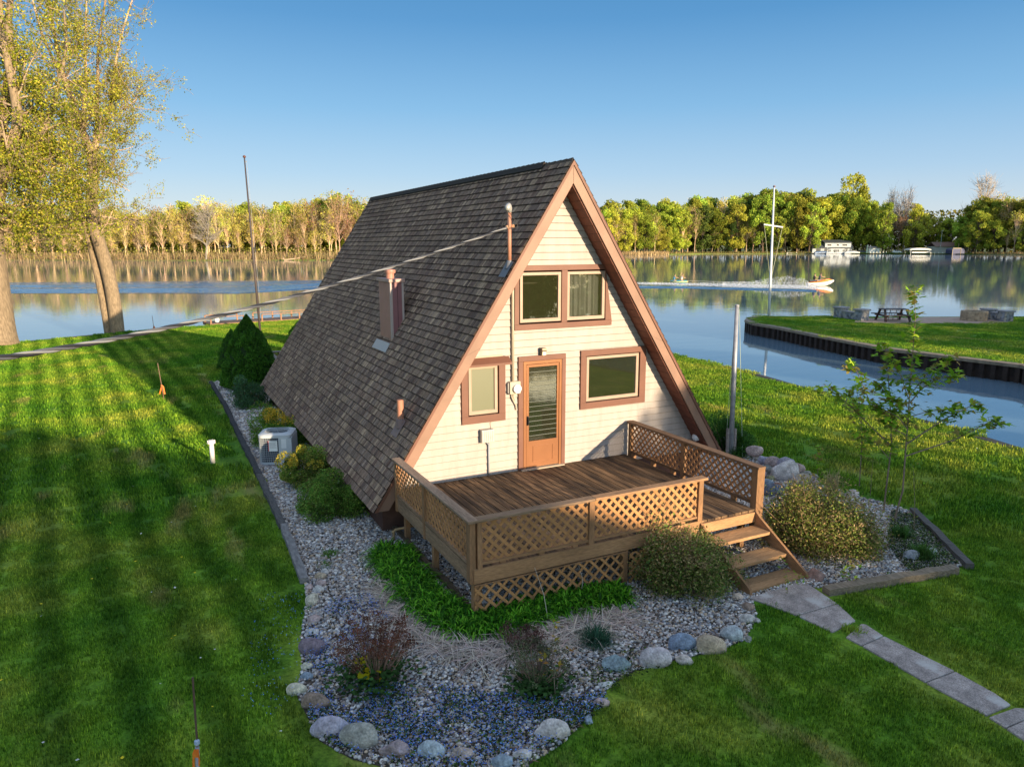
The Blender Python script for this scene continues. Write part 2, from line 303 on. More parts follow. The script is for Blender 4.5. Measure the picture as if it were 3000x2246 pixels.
# ================================================================== ground, water
WZ = -1.35
shoreR = [at(1455, 765), at(1640, 810), at(1900, 885), at(2060, 925), at(2212, 972)]
backL = [at(-60, 748), at(60, 737), at(260, 718), at(450, 703), at(620, 690)]
corner = [(8.0, 42.0), (15.8, 43.0), (16.2, 30.0)]
_d = (shoreR[-1]-shoreR[1])[:2]; far_r = shoreR[-1][:2]+_d*3
lawn_poly = [(-60, -70), (-60, 26), (-30, 30.5)]+[tuple(p[:2]) for p in backL]+corner+[tuple(p[:2]) for p in shoreR]+[tuple(far_r), (14, -70)]
sheet('ground', lawn_poly, GZ, LAWN, skirt=-3)
WATER = water_material('lake water', .045, .5, (1, 3.0, 1), col=(.12, .19, .26))
sheet('water', [(-2500, -600), (2500, -600), (2500, 2500), (-2500, 2500)], WZ, WATER)
isl = [at(1615, 692, -.6), at(1620, 686, -.6), at(1640, 682.5, -.6), at(1800, 683, -.6), at(1980, 684, -.6), at(2212, 683, -.6), at(2500, 683, -.6), (95, 0), (95, -60), (34, -60), (31, -15), at(2500, 860, -.6), at(2212, 788, -.6), at(2060, 770, -.6), at(1905, 750, -.6), at(1760, 722, -.6), at(1680, 706, -.6), at(1630, 698, -.6)]
isl = [tuple(p[:2]) for p in isl]
ILAWN = LAWN
sheet('island_ground', isl, -.6, ILAWN, skirt=-3)
# far banks
shL = [at(x, y, WZ) for x, y in ((-500, 568), (-100, 563), (0, 562), (200, 562.5), (400, 563), (600, 562.5), (790, 562), (1000, 557), (1200, 553))]
shR = [at(x, y, WZ) for x, y in ((1300, 551.5), (1400, 550.5), (1440, 549.8), (1520, 548.6), (1700, 548.2), (1900, 548.6), (2100, 549.6), (2212, 550.3), (2600, 552))]
def outward(p, k): d = (p-CP)[:2]; return p[:2]+d/np.linalg.norm(d)*k
bank = [tuple(p[:2]) for p in shL+shR]; back = [tuple(outward(p, 1500)) for p in (shL+shR)[::-1]]
FARG = mat('far bank ground', (.10, .13, .03), rough=.95, var=.4, vscale=.05, world=True, col2=(.16, .13, .06), c2scale=.03, c2thr=(.48, .6))
sheet('far_ground', bank+back, WZ+.35, FARG, skirt=-3)
# ------------------------------------------------------------------ seawalls
SW = mat('rusty steel', attr=True, rough=.75, var=.3, vscale=5, bump=.3, bscale=20)
def seawall(name, label, pts, ztop, zbot, cap=.12, pitch=.45, capc=(.24, .185, .13), wc=(.035, .021, .017), capw=.3):
    o = thing(name, label, 'seawall', (*pts[0][:2], ztop), world=True)
    m = M(); m.col = wc; c = M(); c.col = capc  # piling colour lowered to stand for the wall face in shade
    for a, b in zip(pts[:-1], pts[1:]):
        a = np.array(a[:2]); b = np.array(b[:2]); L_ = np.linalg.norm(b-a); d = (b-a)/L_; n = np.array([d[1], -d[0]])
        k = max(1, int(L_/pitch)); st = L_/k
        for i in range(k):
            s0 = a+d*st*i
            P = [s0+n*.03, s0+d*st*.4+n*.03, s0+d*st*.5+n*.17, s0+d*st*.9+n*.17, s0+d*st+n*.03]
            for p, q in zip(P[:-1], P[1:]): m.face([(*p, zbot), (*q, zbot), (*q, ztop-cap), (*p, ztop-cap)])
        e = n*.2
        c.prism([(*(a+e), ztop-cap), (*(b+e), ztop-cap), (*(b-n*capw), ztop-cap), (*(a-n*capw), ztop-cap)], (0, 0, cap+.012))
    m.build('sheet_piling', SW, o); c.build('wall_cap', SW, o); return o
seawall('seawall', 'rusty corrugated steel seawall around the grassy point across the canal', [isl[i] for i in (2, 1, 0, 17, 16, 15, 14, 13, 12, 11)], -.6, -2.2)
seawall('seawall', 'low dark seawall with narrow cap edging the sunlit lawn beside the canal', [corner[2]]+[p[:2] for p in shoreR]+[far_r], GZ, -2.2, capc=(.05, .045, .04), capw=.1)
seawall('seawall', 'low seawall along the lake behind the left lawn and wooden dock', [p[:2] for p in backL]+corner[:2], GZ, -2.2, capc=(.12, .1, .08), capw=.15)
# ================================================================== A-frame house
AX, HR, SLP, OV, LY, ZE, ZIN = .4012, 5.7445, .6503, .42, 12.42, -.213, 5.33
H = thing('a_frame_house', 'steep A-frame cottage with dark shingle roof and cream clapboard gable', 'house', (AX, 6, GZ), world=True)
def rx(z, s, top=HR): return AX+s*(top-z)*SLP
nrm = math.sqrt(1+SLP*SLP); LS = (HR-ZE)*nrm
roof = M(); roof.col = (.05, .042, .04)
for s in (-1, 1):
    t = HR-.03
    sec = [(AX, t), (rx(ZE, s, t), ZE), (rx(ZE, s, ZIN), ZE), (AX, ZIN)]
    roof.prism([(x, -OV+.036, z) for x, z in sec], (0, LY+OV-.04, 0))
ROOFCORE = mat('roof edge', attr=True, rough=.9)
ro = roof.build('roof', ROOFCORE, H)
# shingles: every tab is its own little slab
def shingles(s, seed):
    r_ = np.random.default_rng(seed); m = M(); N = 47; ex = LS/N
    n3 = np.array([s, 0, SLP])/nrm; dn = np.array([s*SLP, 0, -1])/nrm; ridge = np.array([AX, 0, HR])
    pal = [(.21, .138, .10), (.125, .084, .068), (.26, .178, .122), (.175, .122, .094), (.33, .228, .155), (.14, .086, .066), (.21, .148, .115)]
    for i in range(N):
        s0 = ex*i; s1 = ex*(i+1); y = -OV-.012; pr = r_.integers(0, 7)
        while y < LY:
            w_ = r_.uniform(.045, .12) if s < 0 else .5
            y2 = min(y+w_, LY); th = r_.choice([.016, .021]); ext = r_.uniform(0, .006)
            c = np.array(pal[r_.choice(7, p=[.24, .16, .12, .2, .07, .12, .09])])*r_.uniform(.85, 1.15); m.col = tuple(c)
            g = .002
            A = ridge+dn*s0+n3*.002; B = ridge+dn*(s1+ext)+n3*th; Cc = ridge+dn*(s1+ext)-n3*.012
            f = lambda q, yy: (q[0], yy, q[2])
            a1, a2, b1, b2, c1, c2_ = f(A, y+g), f(A, y2-g), f(B, y+g), f(B, y2-g), f(Cc, y+g), f(Cc, y2-g)
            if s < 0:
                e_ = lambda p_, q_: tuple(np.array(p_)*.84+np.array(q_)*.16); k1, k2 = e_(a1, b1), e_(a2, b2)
                m.col = tuple(c*.5); m.face([a1, a2, k2, k1]); m.col = tuple(c*1.15); m.face([k1, k2, b2, b1]); m.col = tuple(c*.22); m.face([b1, b2, c2_, c1]); m.face([a1, b1, c1]); m.face([a2, c2_, b2])  # printed dark band, and butts coloured darker for the shade between courses
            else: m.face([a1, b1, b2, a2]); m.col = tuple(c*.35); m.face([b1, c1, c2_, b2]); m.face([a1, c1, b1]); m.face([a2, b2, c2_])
            y = y2
    return m
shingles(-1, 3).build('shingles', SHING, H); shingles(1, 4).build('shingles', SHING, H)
rc = M()
for k in range(62):
    y = -.40+k*.207; y2 = min(y+.225, LY+.01); lift = .02 if y < .55 else .055; rc.col = tuple(np.array((.11, .085, .07))*random.uniform(.75, 1.25))
    for s in (-1, 1):
        w_ = .095; e = .012
        P = [(AX, y, HR+lift+.012), (AX, y2, HR+lift), (AX+s*w_*SLP*1.15, y2, HR+lift-w_*1.5), (AX+s*w_*SLP*1.15, y, HR+lift-w_*1.5+.012)]
        n_ = (s*.03, 0, .012)
        rc.prism(P if s > 0 else P[::-1], (-s*.012, 0, -.018))
rc.build('ridge_cap', SHING, H)
rv = M(); rv.col = (.035, .03, .028)
for s in (-1, 1): rv.prism([(AX+s*.02, .6, HR+.02), (AX+s*.07, .6, HR-.08), (AX+s*.09, .6, HR-.06), (AX+s*.03, .6, HR+.045)], (0, 11.5, 0))
rv.build('ridge_vent', ROOFCORE, H)
# fascia and soffit
fa = M(); ft = M()
for s in (-1, 1):
    to = HR-.05; g = .003*s
    fa.prism([(AX+g, -OV, to), (rx(ZE, s, to), -OV, ZE), (rx(ZE, s, ZIN), -OV, ZE+.002), (AX+g, -OV, ZIN)], (0, .034, 0))
    ft.prism([(AX, -OV-.02, HR-.018), (rx(ZE, s, HR-.018), -OV-.02, ZE), (rx(ZE, s, HR-.10), -OV-.02, ZE), (AX, -OV-.02, HR-.10)], (0, .018, 0))
fo = fa.build('fascia', FASC, H)
for s in (-1, 1):
    z = 2.35; jn = M(); jn.prism([(rx(z, s, HR-.10), -OV-.0025, z), (rx(z+.006, s, HR-.10), -OV-.0025, z+.006), (rx(z+.006+.12, s, ZIN), -OV-.0025, z+.126), (rx(z+.12, s, ZIN), -OV-.0025, z+.12)], (0, .002, 0)); jn.build('joint', mat('fascia joint', (.13, .08, .06)), fo)
fo.name = 'fascia'; ft.build('fascia_trim', BROWN, H)
sf = M()
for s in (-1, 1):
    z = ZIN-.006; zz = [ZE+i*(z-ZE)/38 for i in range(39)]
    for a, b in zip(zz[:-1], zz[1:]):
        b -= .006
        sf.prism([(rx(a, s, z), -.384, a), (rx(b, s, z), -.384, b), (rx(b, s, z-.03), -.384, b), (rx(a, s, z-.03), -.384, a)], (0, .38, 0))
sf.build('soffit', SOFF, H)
# gable wall of overlapping boards, cut round the openings
OPEN = {'up': (-.50, 1.40, 2.80, 3.78), 'left': (-1.54, -.92, 1.17, 2.11), 'right': (.98, 2.27, 1.18, 2.11), 'door': (-.42, .46, -.1, 2.12)}
wall = M(); SC = (.365, .315, .29); wall.col = SC; row = .1335; zz = -.16
while zz < ZIN-.1:
    z0, z1 = zz, zz+row; br = sorted({z0, z1}|{q for o in OPEN.values() for q in o[2:] if z0 < q < z1})
    for a, b in zip(br[:-1], br[1:]):
        iv = [(rx((a), -1, ZIN-.03), rx(a, 1, ZIN-.03))]
        for x0, x1, q0, q1 in OPEN.values():
            if a >= q0-1e-6 and b <= q1+1e-6:
                nv = []
                for l, r_ in iv:
                    if x1 <= l or x0 >= r_: nv.append((l, r_)); continue
                    if l < x0: nv.append((l, x0))
                    if r_ > x1: nv.append((x1, r_))
                iv = nv
        ya = -(.016-.014*(a-z0)/row); yb = -(.016-.014*(b-z0)/row)
        for l, r_ in iv:
            lb, rb = max(l, rx(b, -1, ZIN-.03)), min(r_, rx(b, 1, ZIN-.03))
            if rb <= lb: continue
            gq = .012 if b == z1 else 0
            wall.face([(l, ya, a), (r_, ya, a), (rb, yb, b-gq), (lb, yb, b-gq)])
            if gq: wall.col = (.275, .235, .21); wall.face([(lb, yb, b-gq), (rb, yb, b-gq), (rb, .012, b+.003), (lb, .012, b+.003)]); wall.col = SC  # groove and lip faces coloured darker: painted gap shadow with some dirt
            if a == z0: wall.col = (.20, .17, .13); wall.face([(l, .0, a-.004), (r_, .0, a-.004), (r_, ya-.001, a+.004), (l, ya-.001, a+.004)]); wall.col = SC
    zz += row
wall.build('gable_wall', SIDE, H)
inn = M(); 
inn.face([(-2.9, 1.6, -.1), (3.6, 1.6, -.1), (rx(4.9, 1, ZIN), 1.6, 4.9), (rx(4.9, -1, ZIN), 1.6, 4.9)])
inn.face([(-2.9, .01, -.1), (3.6, .01, -.1), (3.6, 1.6, -.1), (-2.9, 1.6, -.1)]); inn.face([(-1.3, .02, 2.5), (2.1, .02, 2.5), (2.1, 1.6, 2.5), (-1.3, 1.6, 2.5)])
inn.build('room_wall', mat('dim room', (.045, .04, .03), rough=.9, var=.5, vscale=1.5), H)
bw = M(); bw.col = SC; bw.face([(rx(GZ, -1, ZIN-.4), LY-.3, GZ), (rx(GZ, 1, ZIN-.4), LY-.3, GZ), (AX, LY-.3, ZIN)]); bw.build('rear_wall', SIDE, H)
fnd = M(); fnd.col = (.09, .045, .035)
for a, b in (((-3.2, -.0), (-3.2, 12.1)), ((4.0, 12.1), (4.0, 0)), ((4.0, .0), (-3.2, .0))): fnd.face([(*a, GZ-.05), (*b, GZ-.05), (*b, -.15), (*a, -.15)])
fnd.build('skirting', mat('skirting', attr=True, rough=.8, var=.2, vscale=5), H)
def ring(m, o, i_, y0, y1, clip=None):            # rectangular frame, outer o and inner i_ as x0,x1,z0,z1
    ox0, ox1, oz0, oz1 = o; ix0, ix1, iz0, iz1 = i_
    for a, b, c, d in ((ox0, ox1, oz0, iz0), (ox0, ox1, iz1, oz1), (ox0, ix0, iz0, iz1), (ix1, ox1, iz0, iz1)):
        P = [(a, c), (b, c), (b, d), (a, d)]
        if clip:
            Q = []
            for (x, z) in P:
                Q.append((min(max(x, rx(z, -1, ZIN-.035)), rx(z, 1, ZIN-.035)), z))
            # insert the point where a side crosses the slope
            P = Q
        m.prism([(x, y0, z) for x, z in P], (0, y1-y0, 0))
def window(label, o, sashes, kind='clear', split=None):
    m = M(); ring(m, o, (OPEN[label][0], OPEN[label][1], OPEN[label][2], OPEN[label][3]), -.05, -.0, True)
    if split: m.box((split[0], -.048, OPEN[label][2]), (split[1], .0, OPEN[label][3]))
    # the jamb reveals
    x0, x1, z0, z1 = OPEN[label]
    f = m.build('window', BROWN, H, bevel=.004)
    for (a, b, c, d), gk in sashes:
        s_ = M(); gi = (a+.055, b-.06, c+.065, d-.055); ring(s_, (a, b, c, d), gi, -.026, .02); s_.build('sash', SASH, f, bevel=.003)
        g_ = M(); g_.face([(gi[0], .0, gi[2]), (gi[1], .0, gi[2]), (gi[1], .0, gi[3]), (gi[0], .0, gi[3])]); g_.build('pane', gk, f)
        if gk is GLASS and .5 < a < .6:
            cu = M(); n = 26; cu.col = (.20, .21, .19)
            for i in range(n):
                xa = gi[0]+(gi[1]-gi[0])*i/n; xb = gi[0]+(gi[1]-gi[0])*(i+1)/n
                cu.face([(xa, .10+.02*math.sin(i*1.7), gi[2]), (xb, .10+.02*math.sin(i*1.7+1.7), gi[2]), (xb, .10+.02*math.sin(i*1.7+1.7), gi[3]), (xa, .10+.02*math.sin(i*1.7), gi[3])])
            cu.build('curtain', PAINT, f)
    return f
wu = window('up', (-.594, 1.55, 2.695, 3.88), [((-.47, .40, 2.83, 3.75), GLASS), ((.535, 1.39, 2.83, 3.75), GLASS)], split=(.405, .53)); tag(wu, 'wide upper window of two panes under the gable peak')
wl = window('left', (-1.668, -.787, 1.03, 2.24), [((-1.52, -.94, 1.19, 2.09), FROST)]); tag(wl, 'small frosted window under a brown awning')
wr = window('right', (.855, 2.42, 1.055, 2.224), [((1.0, 2.25, 1.2, 2.09), GLASS)]); tag(wr, 'wide dark window right of the door')
aw = M(); aw.prism([(-1.62, -.05, 2.165), (-1.62, -.05, 2.235), (-1.62, -.19, 2.14), (-1.62, -.19, 2.10)], (.9, 0, 0)); aw.build('awning', BROWN, wl)
a2 = M(); a2.col = (.75, .62, .5); a2.tube([(-1.55, -.07, 2.255), (-.86, -.07, 2.262)], .018, 8); a2.build('roller_tube', CREAM, wl)
# door
DOORM = mat('copper brown door', (.30, .13, .06), rough=.3, metal=.35, var=.1, vscale=2, spec=.5)
dr = M(); ring(dr, (-.513, .513, 0.0, 2.2), (-.415, .43, 0.0, 2.105), -.05, -.002); drf = dr.build('door', BROWN, H, bevel=.004)
d1 = M(); ring(d1, (-.405, .425, .015, 2.10), (-.345, .375, .016, 2.045), -.042, .01); d1.build('door_frame', DOORM, drf, bevel=.004)
d2 = M(); ring(d2, (-.338, .368, .03, 2.035), (-.285, .325, .55, 1.985), -.034, .01); d2.box((-.2, -.042, .13), (.24, -.034, .14)); d2.box((-.2, -.042, .44), (.24, -.034, .45)); d2.box((-.2, -.042, .14), (-.19, -.034, .44)); d2.box((.23, -.042, .14), (.24, -.034, .44)); d2.build('door_leaf', DOORM, drf, bevel=.003)
d3 = M(); n = 15
for i in range(n):
    z = .56+i*(1.985-.56)/n; h = (1.985-.56)/n
    d3.prism([(-.28, -.020, z), (-.28, -.014, z), (-.28, -.008, z+h*1.02), (-.28, -.014, z+h*1.02)], (.60, 0, 0))
d3.build('jalousie_glass', glass_material('jalousie glass', (.04, .045, .025), .10, .03, .3), drf)
d3b = M()
for i in range(1, n):
    z = .56+i*(1.985-.56)/n; d3b.box((-.283, -.037, z-.004), (.323, -.031, z+.004))
d3b.build('louvre_edge', mat('louvre edge', (.15, .16, .14), rough=.3), drf)
d4 = M(); d4.tube([(-.315, -.045, .88), (-.315, -.075, .91), (-.315, -.075, 1.01), (-.315, -.045, 1.04)], .012, 8); d4.box((-.333, -.046, .87), (-.297, -.036, 1.05)); d4.build('door_handle', BLACK, drf)
d5 = M(); d5.col = (.7, .66, .6); d5.box((-.47, -.12, -.0), (.47, -.0, .018)); d5.build('threshold', CREAM, drf)
# wall lamp, globe lamp, meter, conduit, junction box
q = M(); q.prism([(-.055, -.02, 2.345), (-.055, -.13, 2.345), (-.055, -.14, 2.30), (-.055, -.09, 2.225), (-.055, -.02, 2.225)], (.09, 0, 0)); lo = q.build('wall_lamp', mat('bronze lamp', (.16, .12, .085), rough=.4, metal=.4), H)
q = M(); q.box((-.045, -.125, 2.21), (.025, -.05, 2.285)); q.build('lamp_glass', mat('lamp glass', (.8, .72, .5), rough=.2), lo)
q = M(); q.lathe([(.03, 0), (.055, .03), (.06, .09), (.04, .12)], (3.72, -.12, .24), 14); gl = q.build('globe_lamp', BROWN, H, smooth=True)
q = M(); q.lathe([(.02, -.095), (.06, -.075), (.088, -.035), (.095, .0), (.085, .04), (.055, .075), (.03, .085)], (3.75, -.14, .175), 20); q.build('lamp_globe', mat('opal glass', (.8, .8, .8), rough=.15, spec=.5), gl, smooth=True)
q = M(); q.tube([(-.633, -.045, 1.74), (-.633, -.045, 3.45), (-.633, -.05, 3.62), (-.70, -.2, 3.75)], .027, 12); cd = q.build('conduit', CREAM, H, smooth=True)
q = M(); q.box((-.725, -.11, 1.52), (-.50, -.016, 1.755)); mt_ = q.build('electric_meter', CREAM, H, bevel=.01)
q = M()
for k in range(20): pass
q.v = []; 
def disc(m, c, r0, r1, y0, y1, seg=20):
    b = len(m.v)
    for r_, y in ((r0, y0), (r1, y1)):
        for k in range(seg):
            a = 2*math.pi*k/seg; m.v.append((c[0]+r_*math.cos(a), y, c[2]+r_*math.sin(a)))
    for k in range(seg): m.f.append((b+k, b+(k+1) % seg, b+seg+(k+1) % seg, b+seg+k)); m.c.append(m.col)
    m.f.append(tuple(b+seg+k for k in range(seg))); m.c.append(m.col)
q = M(); disc(q, (-.59, 0, 1.625), .085, .078, -.111, -.165); q.build('meter_dial', WHITE, mt_, smooth=False)
q = M(); q.box((-.745, -.07, 1.54), (-.728, -.016, 1.735)); q.build('meter_bracket', GREYM, mt_)
q = M(); q.tube([(-.66, -.05, 1.52), (-.66, -.05, 1.46), (-.62, -.05, 1.37), (-.57, -.04, 1.29), (-.56, -.03, 1.2)], .014, 7); q.tube([(-.62, -.05, 1.52), (-.615, -.045, 1.38)], .02, 7); q.build('meter_cable', CREAM, mt_, smooth=True)
q = M(); q.box((-1.31, -.12, .665), (-1.06, -.016, .90)); 
for i in range(6): q.box((-1.30+i*.04, -.126, .68), (-1.275+i*.04, -.1195, .885))
jb = q.build('junction_box', GREYM, H, bevel=.006)
q = M(); q.tube([(-1.14, -.045, .665), (-1.14, -.045, 0)], .017, 8); q.tube([(-1.19, -.05, .665), (-1.15, -.05, .6)], .01, 6); q.build('conduit', mat('grey conduit', (.30, .31, .35), rough=.5), jb, smooth=True)
q = M(); q.tube([(-1.08, -.03, .9), (-1.09, -.03, 1.0), (-1.03, -.03, 1.08)], .005, 5); q.build('wire', CREAM, jb)
# chimney on the left slope
PINK = mat('chimney siding', (.34, .155, .145), rough=.45, var=.12, vscale=5)
q = M(); x0, x1, y0, y1 = -1.90, -1.60, 3.26, 4.12; zt = 3.50; q.col = (.24, .105, .115)
q.box((x0+.012, y0+.01, 1.9), (x1, y1, zt)); q.col = (.42, .33, .31)
q.box((x0, y0, 2.12), (x0+.05, y0+.05, zt-.002)); q.box((x1-.04, y0, 2.55), (x1+.004, y0+.04, zt-.002))
q.col = (.46, .25, .20)
for i in range(9): q.box((x0+.002, y0+.07+i*.088, 2.05), (x0+.012, y0+.12+i*.088, zt-.002))
q.col = (.06, .03, .035); q.box((x0+.16, y0+.004, 2.3), (x0+.168, y0+.012, zt-.01))
ch = q.build('chimney', PAINT, H)
q = M(); q.box((x0-.03, y0-.03, zt-.035), (x1+.03, y1+.03, zt+.035)); q.build('chimney_cap', mat('cap paint', (.38, .24, .21), rough=.45, var=.1), ch, bevel=.006)
q = M(); q.lathe([(.09, 0), (.09, .13), (.12, .13), (.125, .17), (.12, .20), (.04, .22)], (-1.78, 3.62, zt+.02), 18); q.build('chimney_flue', mat('flue paint', (.42, .2, .15), rough=.45), ch, smooth=False)
q = M(); d_ = Vector((-SLP, 0, -1)).normalized(); n_ = Vector((-1, 0, SLP)).normalized()
def rp(s_, y, h=0.02): p = Vector((AX, y, HR))+d_*s_+n_*h; return p
sb = (HR-2.13)*nrm
q.add([rp(sb-.02, 3.2), rp(sb-.02, 4.16), rp(sb+.20, 4.18), rp(sb+.20, 3.18), rp(sb-.02, 3.2, .035), rp(sb-.02, 4.16, .035), rp(sb+.20, 4.18, .03), rp(sb+.20, 3.18, .03)], [(4, 5, 6, 7), (7, 6, 2, 3), (0, 4, 7, 3), (1, 2, 6, 5)]); q.build('flashing', mat('flashing', (.42, .40, .40), rough=.5, metal=.2), ch)
q = M(); q.col = (.20, .14, .10); sc = (HR-3.0)*nrm
for k in range(8):
    a, b = math.pi*k/8, math.pi*(k+1)/8
    q.add([rp(sc+.30, 3.86+.22*math.cos(a), .02+.26*math.sin(a)), rp(sc+.30, 3.86+.22*math.cos(b), .02+.26*math.sin(b)), rp(sc-.16, 3.86+.16*math.cos(b), .01+.02*math.sin(b)), rp(sc-.16, 3.86+.16*math.cos(a), .01+.02*math.sin(a))], [(0, 1, 2, 3)])
    q.face([rp(sc+.30, 3.86, .0), rp(sc+.30, 3.86+.22*math.cos(b), .02+.26*math.sin(b)), rp(sc+.30, 3.86+.22*math.cos(a), .02+.26*math.sin(a))])
q.build('roof_cricket', SHING, H)
# vent pipe and service mast
VP = mat('vent paint', (.40, .185, .125), rough=.45, var=.1, vscale=8)
q = M(); q.tube([(-2.66, .47, .95), (-2.66, .47, 1.50)], .062, 16, cap=False); q.tube([(-2.66, .47, 1.50), (-2.66, .47, 1.2)], .052, 16); vp = q.build('vent_pipe', VP, H, smooth=True)
q = M(); q.lathe([(.11, 0), (.085, .12), (.07, .16)], (-2.66, .47, 1.0), 16); q.add([rp(5.5, .30, .025), rp(5.5, .64, .025), rp(5.85, .64, .025), rp(5.85, .30, .025)], [(0, 1, 2, 3)]); q.build('pipe_boot', mat('boot', (.2, .13, .12), rough=.5), vp, smooth=False)
q = M(); q.tube([(-.81, -.27, 3.85), (-.81, -.27, 4.82)], .036, 12); ms = q.build('service_mast', VP, H, smooth=True)
q = M(); q.tube([(-.81, -.27, 4.80), (-.81, -.27, 4.87), (-.84, -.30, 4.91), (-.88, -.34, 4.88), (-.885, -.345, 4.83)], [.04, .052, .055, .05, .035], 12); q.build('weatherhead', GREYM, ms, smooth=True)
q = M(); q.tube([(-.81, -.27, 4.55), (-.87, -.33, 4.55)], .022, 8); q.lathe([(.02, 0), (.035, .01), (.035, .05), (.02, .06)], (-.89, -.35, 4.52), 12); q.lathe([(.02, 0), (.03, .01), (.03, .05), (.02, .06)], (-.74, -.26, 4.54), 12); q.build('insulator', mat('insulator', (.5, .27, .15), rough=.4), ms)
for k, dx in enumerate((-.10, .0, .13)):
    q = M(); P0 = Vector((-.88, -.34, 4.84)); P2 = Vector((-.88, -.36, 4.55)) if k else Vector((-.93, -.45, 4.53))
    pts = [P0.lerp(P2, t)+Vector((dx*math.sin(math.pi*t)*1.3, -.04*math.sin(math.pi*t), -.12*math.sin(math.pi*t))) for t in [i/10 for i in range(11)]]
    q.tube(pts, .006, 5); q.build('lead_wire', BLACK, ms)
q = M(); sm = (HR-3.86)*nrm; q.lathe([(.09, 0), (.06, .1), (.045, .14)], (-.81, -.27, 3.84), 14); q.add([rp(sm-.1, -.41, .03), rp(sm-.1, -.14, .03), rp(sm+.22, -.14, .03), rp(sm+.22, -.41, .03)], [(0, 1, 2, 3)]); q.build('mast_flashing', mat('lead', (.17, .17, .19), rough=.5, metal=.3), ms)
# ================================================================== power cable
q = M(); A = Vector((-.93, -.42, 4.54)); C_ = Vector(atd(-70, 783, 4.3)); Bm = Vector(atd(690, 624, 8.6))
def cab(t):                                       # quadratic through A, Bm, C
    tb = .46; a = (t-tb)*(t-1)/(tb); b = t*(t-1)/(tb*(tb-1)); c = t*(t-tb)/(1-tb); return A*a+Bm*b+C_*c
N = 420; Lc = (A-C_).length
for k, (col, rad, rr_) in enumerate((((.025, .025, .03), .0115, .010), ((.24, .24, .25), .010, .010), ((.10, .10, .11), .0105, .010))):
    pts = []
    for i in range(N+1):
        t = i/N; p = cab(t); d = (cab(min(t+.003, 1))-cab(max(t-.003, 0))).normalized(); u = d.cross(Vector((0, 0, 1))).normalized(); v = d.cross(u)
        a = 2*math.pi*(t*Lc/.7+k/3); pts.append(p+(u*math.cos(a)+v*math.sin(a))*rr_)
    q.col = col; q.tube(pts, rad, 6)
tag(q.build('power_cable', mat('cable', attr=True, rough=.45, spec=.4), loc=tuple(A), smooth=True), 'twisted grey and black power cable swooping from the roof mast', 'cable')
# ================================================================== deck
DX0, DX1, DY = -3.09, 1.95, -3.62
D = thing('deck', 'weathered brown wooden deck with lattice railing before the gable door', 'deck', (-.6, -1.8, GZ), world=True)
wc = lambda k=1., b=(.31, .165, .082): tuple(np.array(b)*k*.87*random.uniform(.82, 1.18))
q = M(); x = DX0+.05
while x < DX1-.02:
    q.col = wc(random.uniform(.8, 1.25), (.20, .118, .062)); q.box((x, DY-.015 if x < .85 else DY-.02, -.035), (min(x+.1275, DX1+.1), -.018, random.uniform(-.002, .002))); x += .1435
q.build('deck_floor', FLOOR, D)
RT, LZ0, LZ1 = .71, .10, .66                       # cap top, lattice bottom and top
def lattice(name, p0, p1, z0, z1, parent=D, pitch=.14, w_=.038, th=.007, n=None, mat_=LATH, base=(.42, .21, .085)):
    p0 = np.array(p0, float); p1 = np.array(p1, float); L_ = np.linalg.norm(p1-p0); d = (p1-p0)/L_; nn = np.array([d[1], -d[0]]); Hh = z1-z0; m = M()
    def clip(poly, ax, val, sg):
        o = []
        for i in range(len(poly)):
            a, b = poly[i], poly[(i+1) % len(poly)]; da, db = sg*(a[ax]-val), sg*(b[ax]-val)
            if da <= 0: o.append(a)
            if da*db < 0: t = da/(da-db); o.append((a[0]+(b[0]-a[0])*t, a[1]+(b[1]-a[1])*t))
        return o
    for lay, sg in ((0, 1), (1, -1)):
        u = -Hh-.1
        while u < L_+Hh+.1:
            hw = w_*.7071; ww = w_*1.414/2
            poly = [(u-ww, -.05), (u+ww, -.05), (u+ww+(Hh+.1)*1.0, Hh+.05), (u-ww+(Hh+.1)*1.0, Hh+.05)] if sg > 0 else [(u-ww+(Hh+.1), -.05), (u+ww+(Hh+.1), -.05), (u+ww, Hh+.05), (u-ww, Hh+.05)]
            for ax, val, s_ in ((0, 0, -1), (0, L_, 1), (1, 0, -1), (1, Hh, 1)):
                poly = clip(poly, ax, val, s_)
                if len(poly) < 3: break
            if len(poly) >= 3:
                m.col = wc(1, base); y = (lay-.5)*th*1.02-(th/2)
                m.prism([(*(p0+d*a+nn*(y)), z0+b) for a, b in poly], (*(nn*th), 0))
            u += pitch
    return m.build(name, mat_, parent)
def post(x, y, z0, z1, a=.088, b=.088, k=1):
    m = M(); m.col = wc(k); m.box((x-a/2, y-b/2, z0), (x+a/2, y+b/2, z1)); return m.build('post', WOODV, D, bevel=.004)
WOODV = mat('weathered wood upright', attr=True, rough=.8, var=.25, vscale=9, stretch=(9, 9, 1.2), var2=.2, v2scale=1.5, bump=.25, bscale=14)
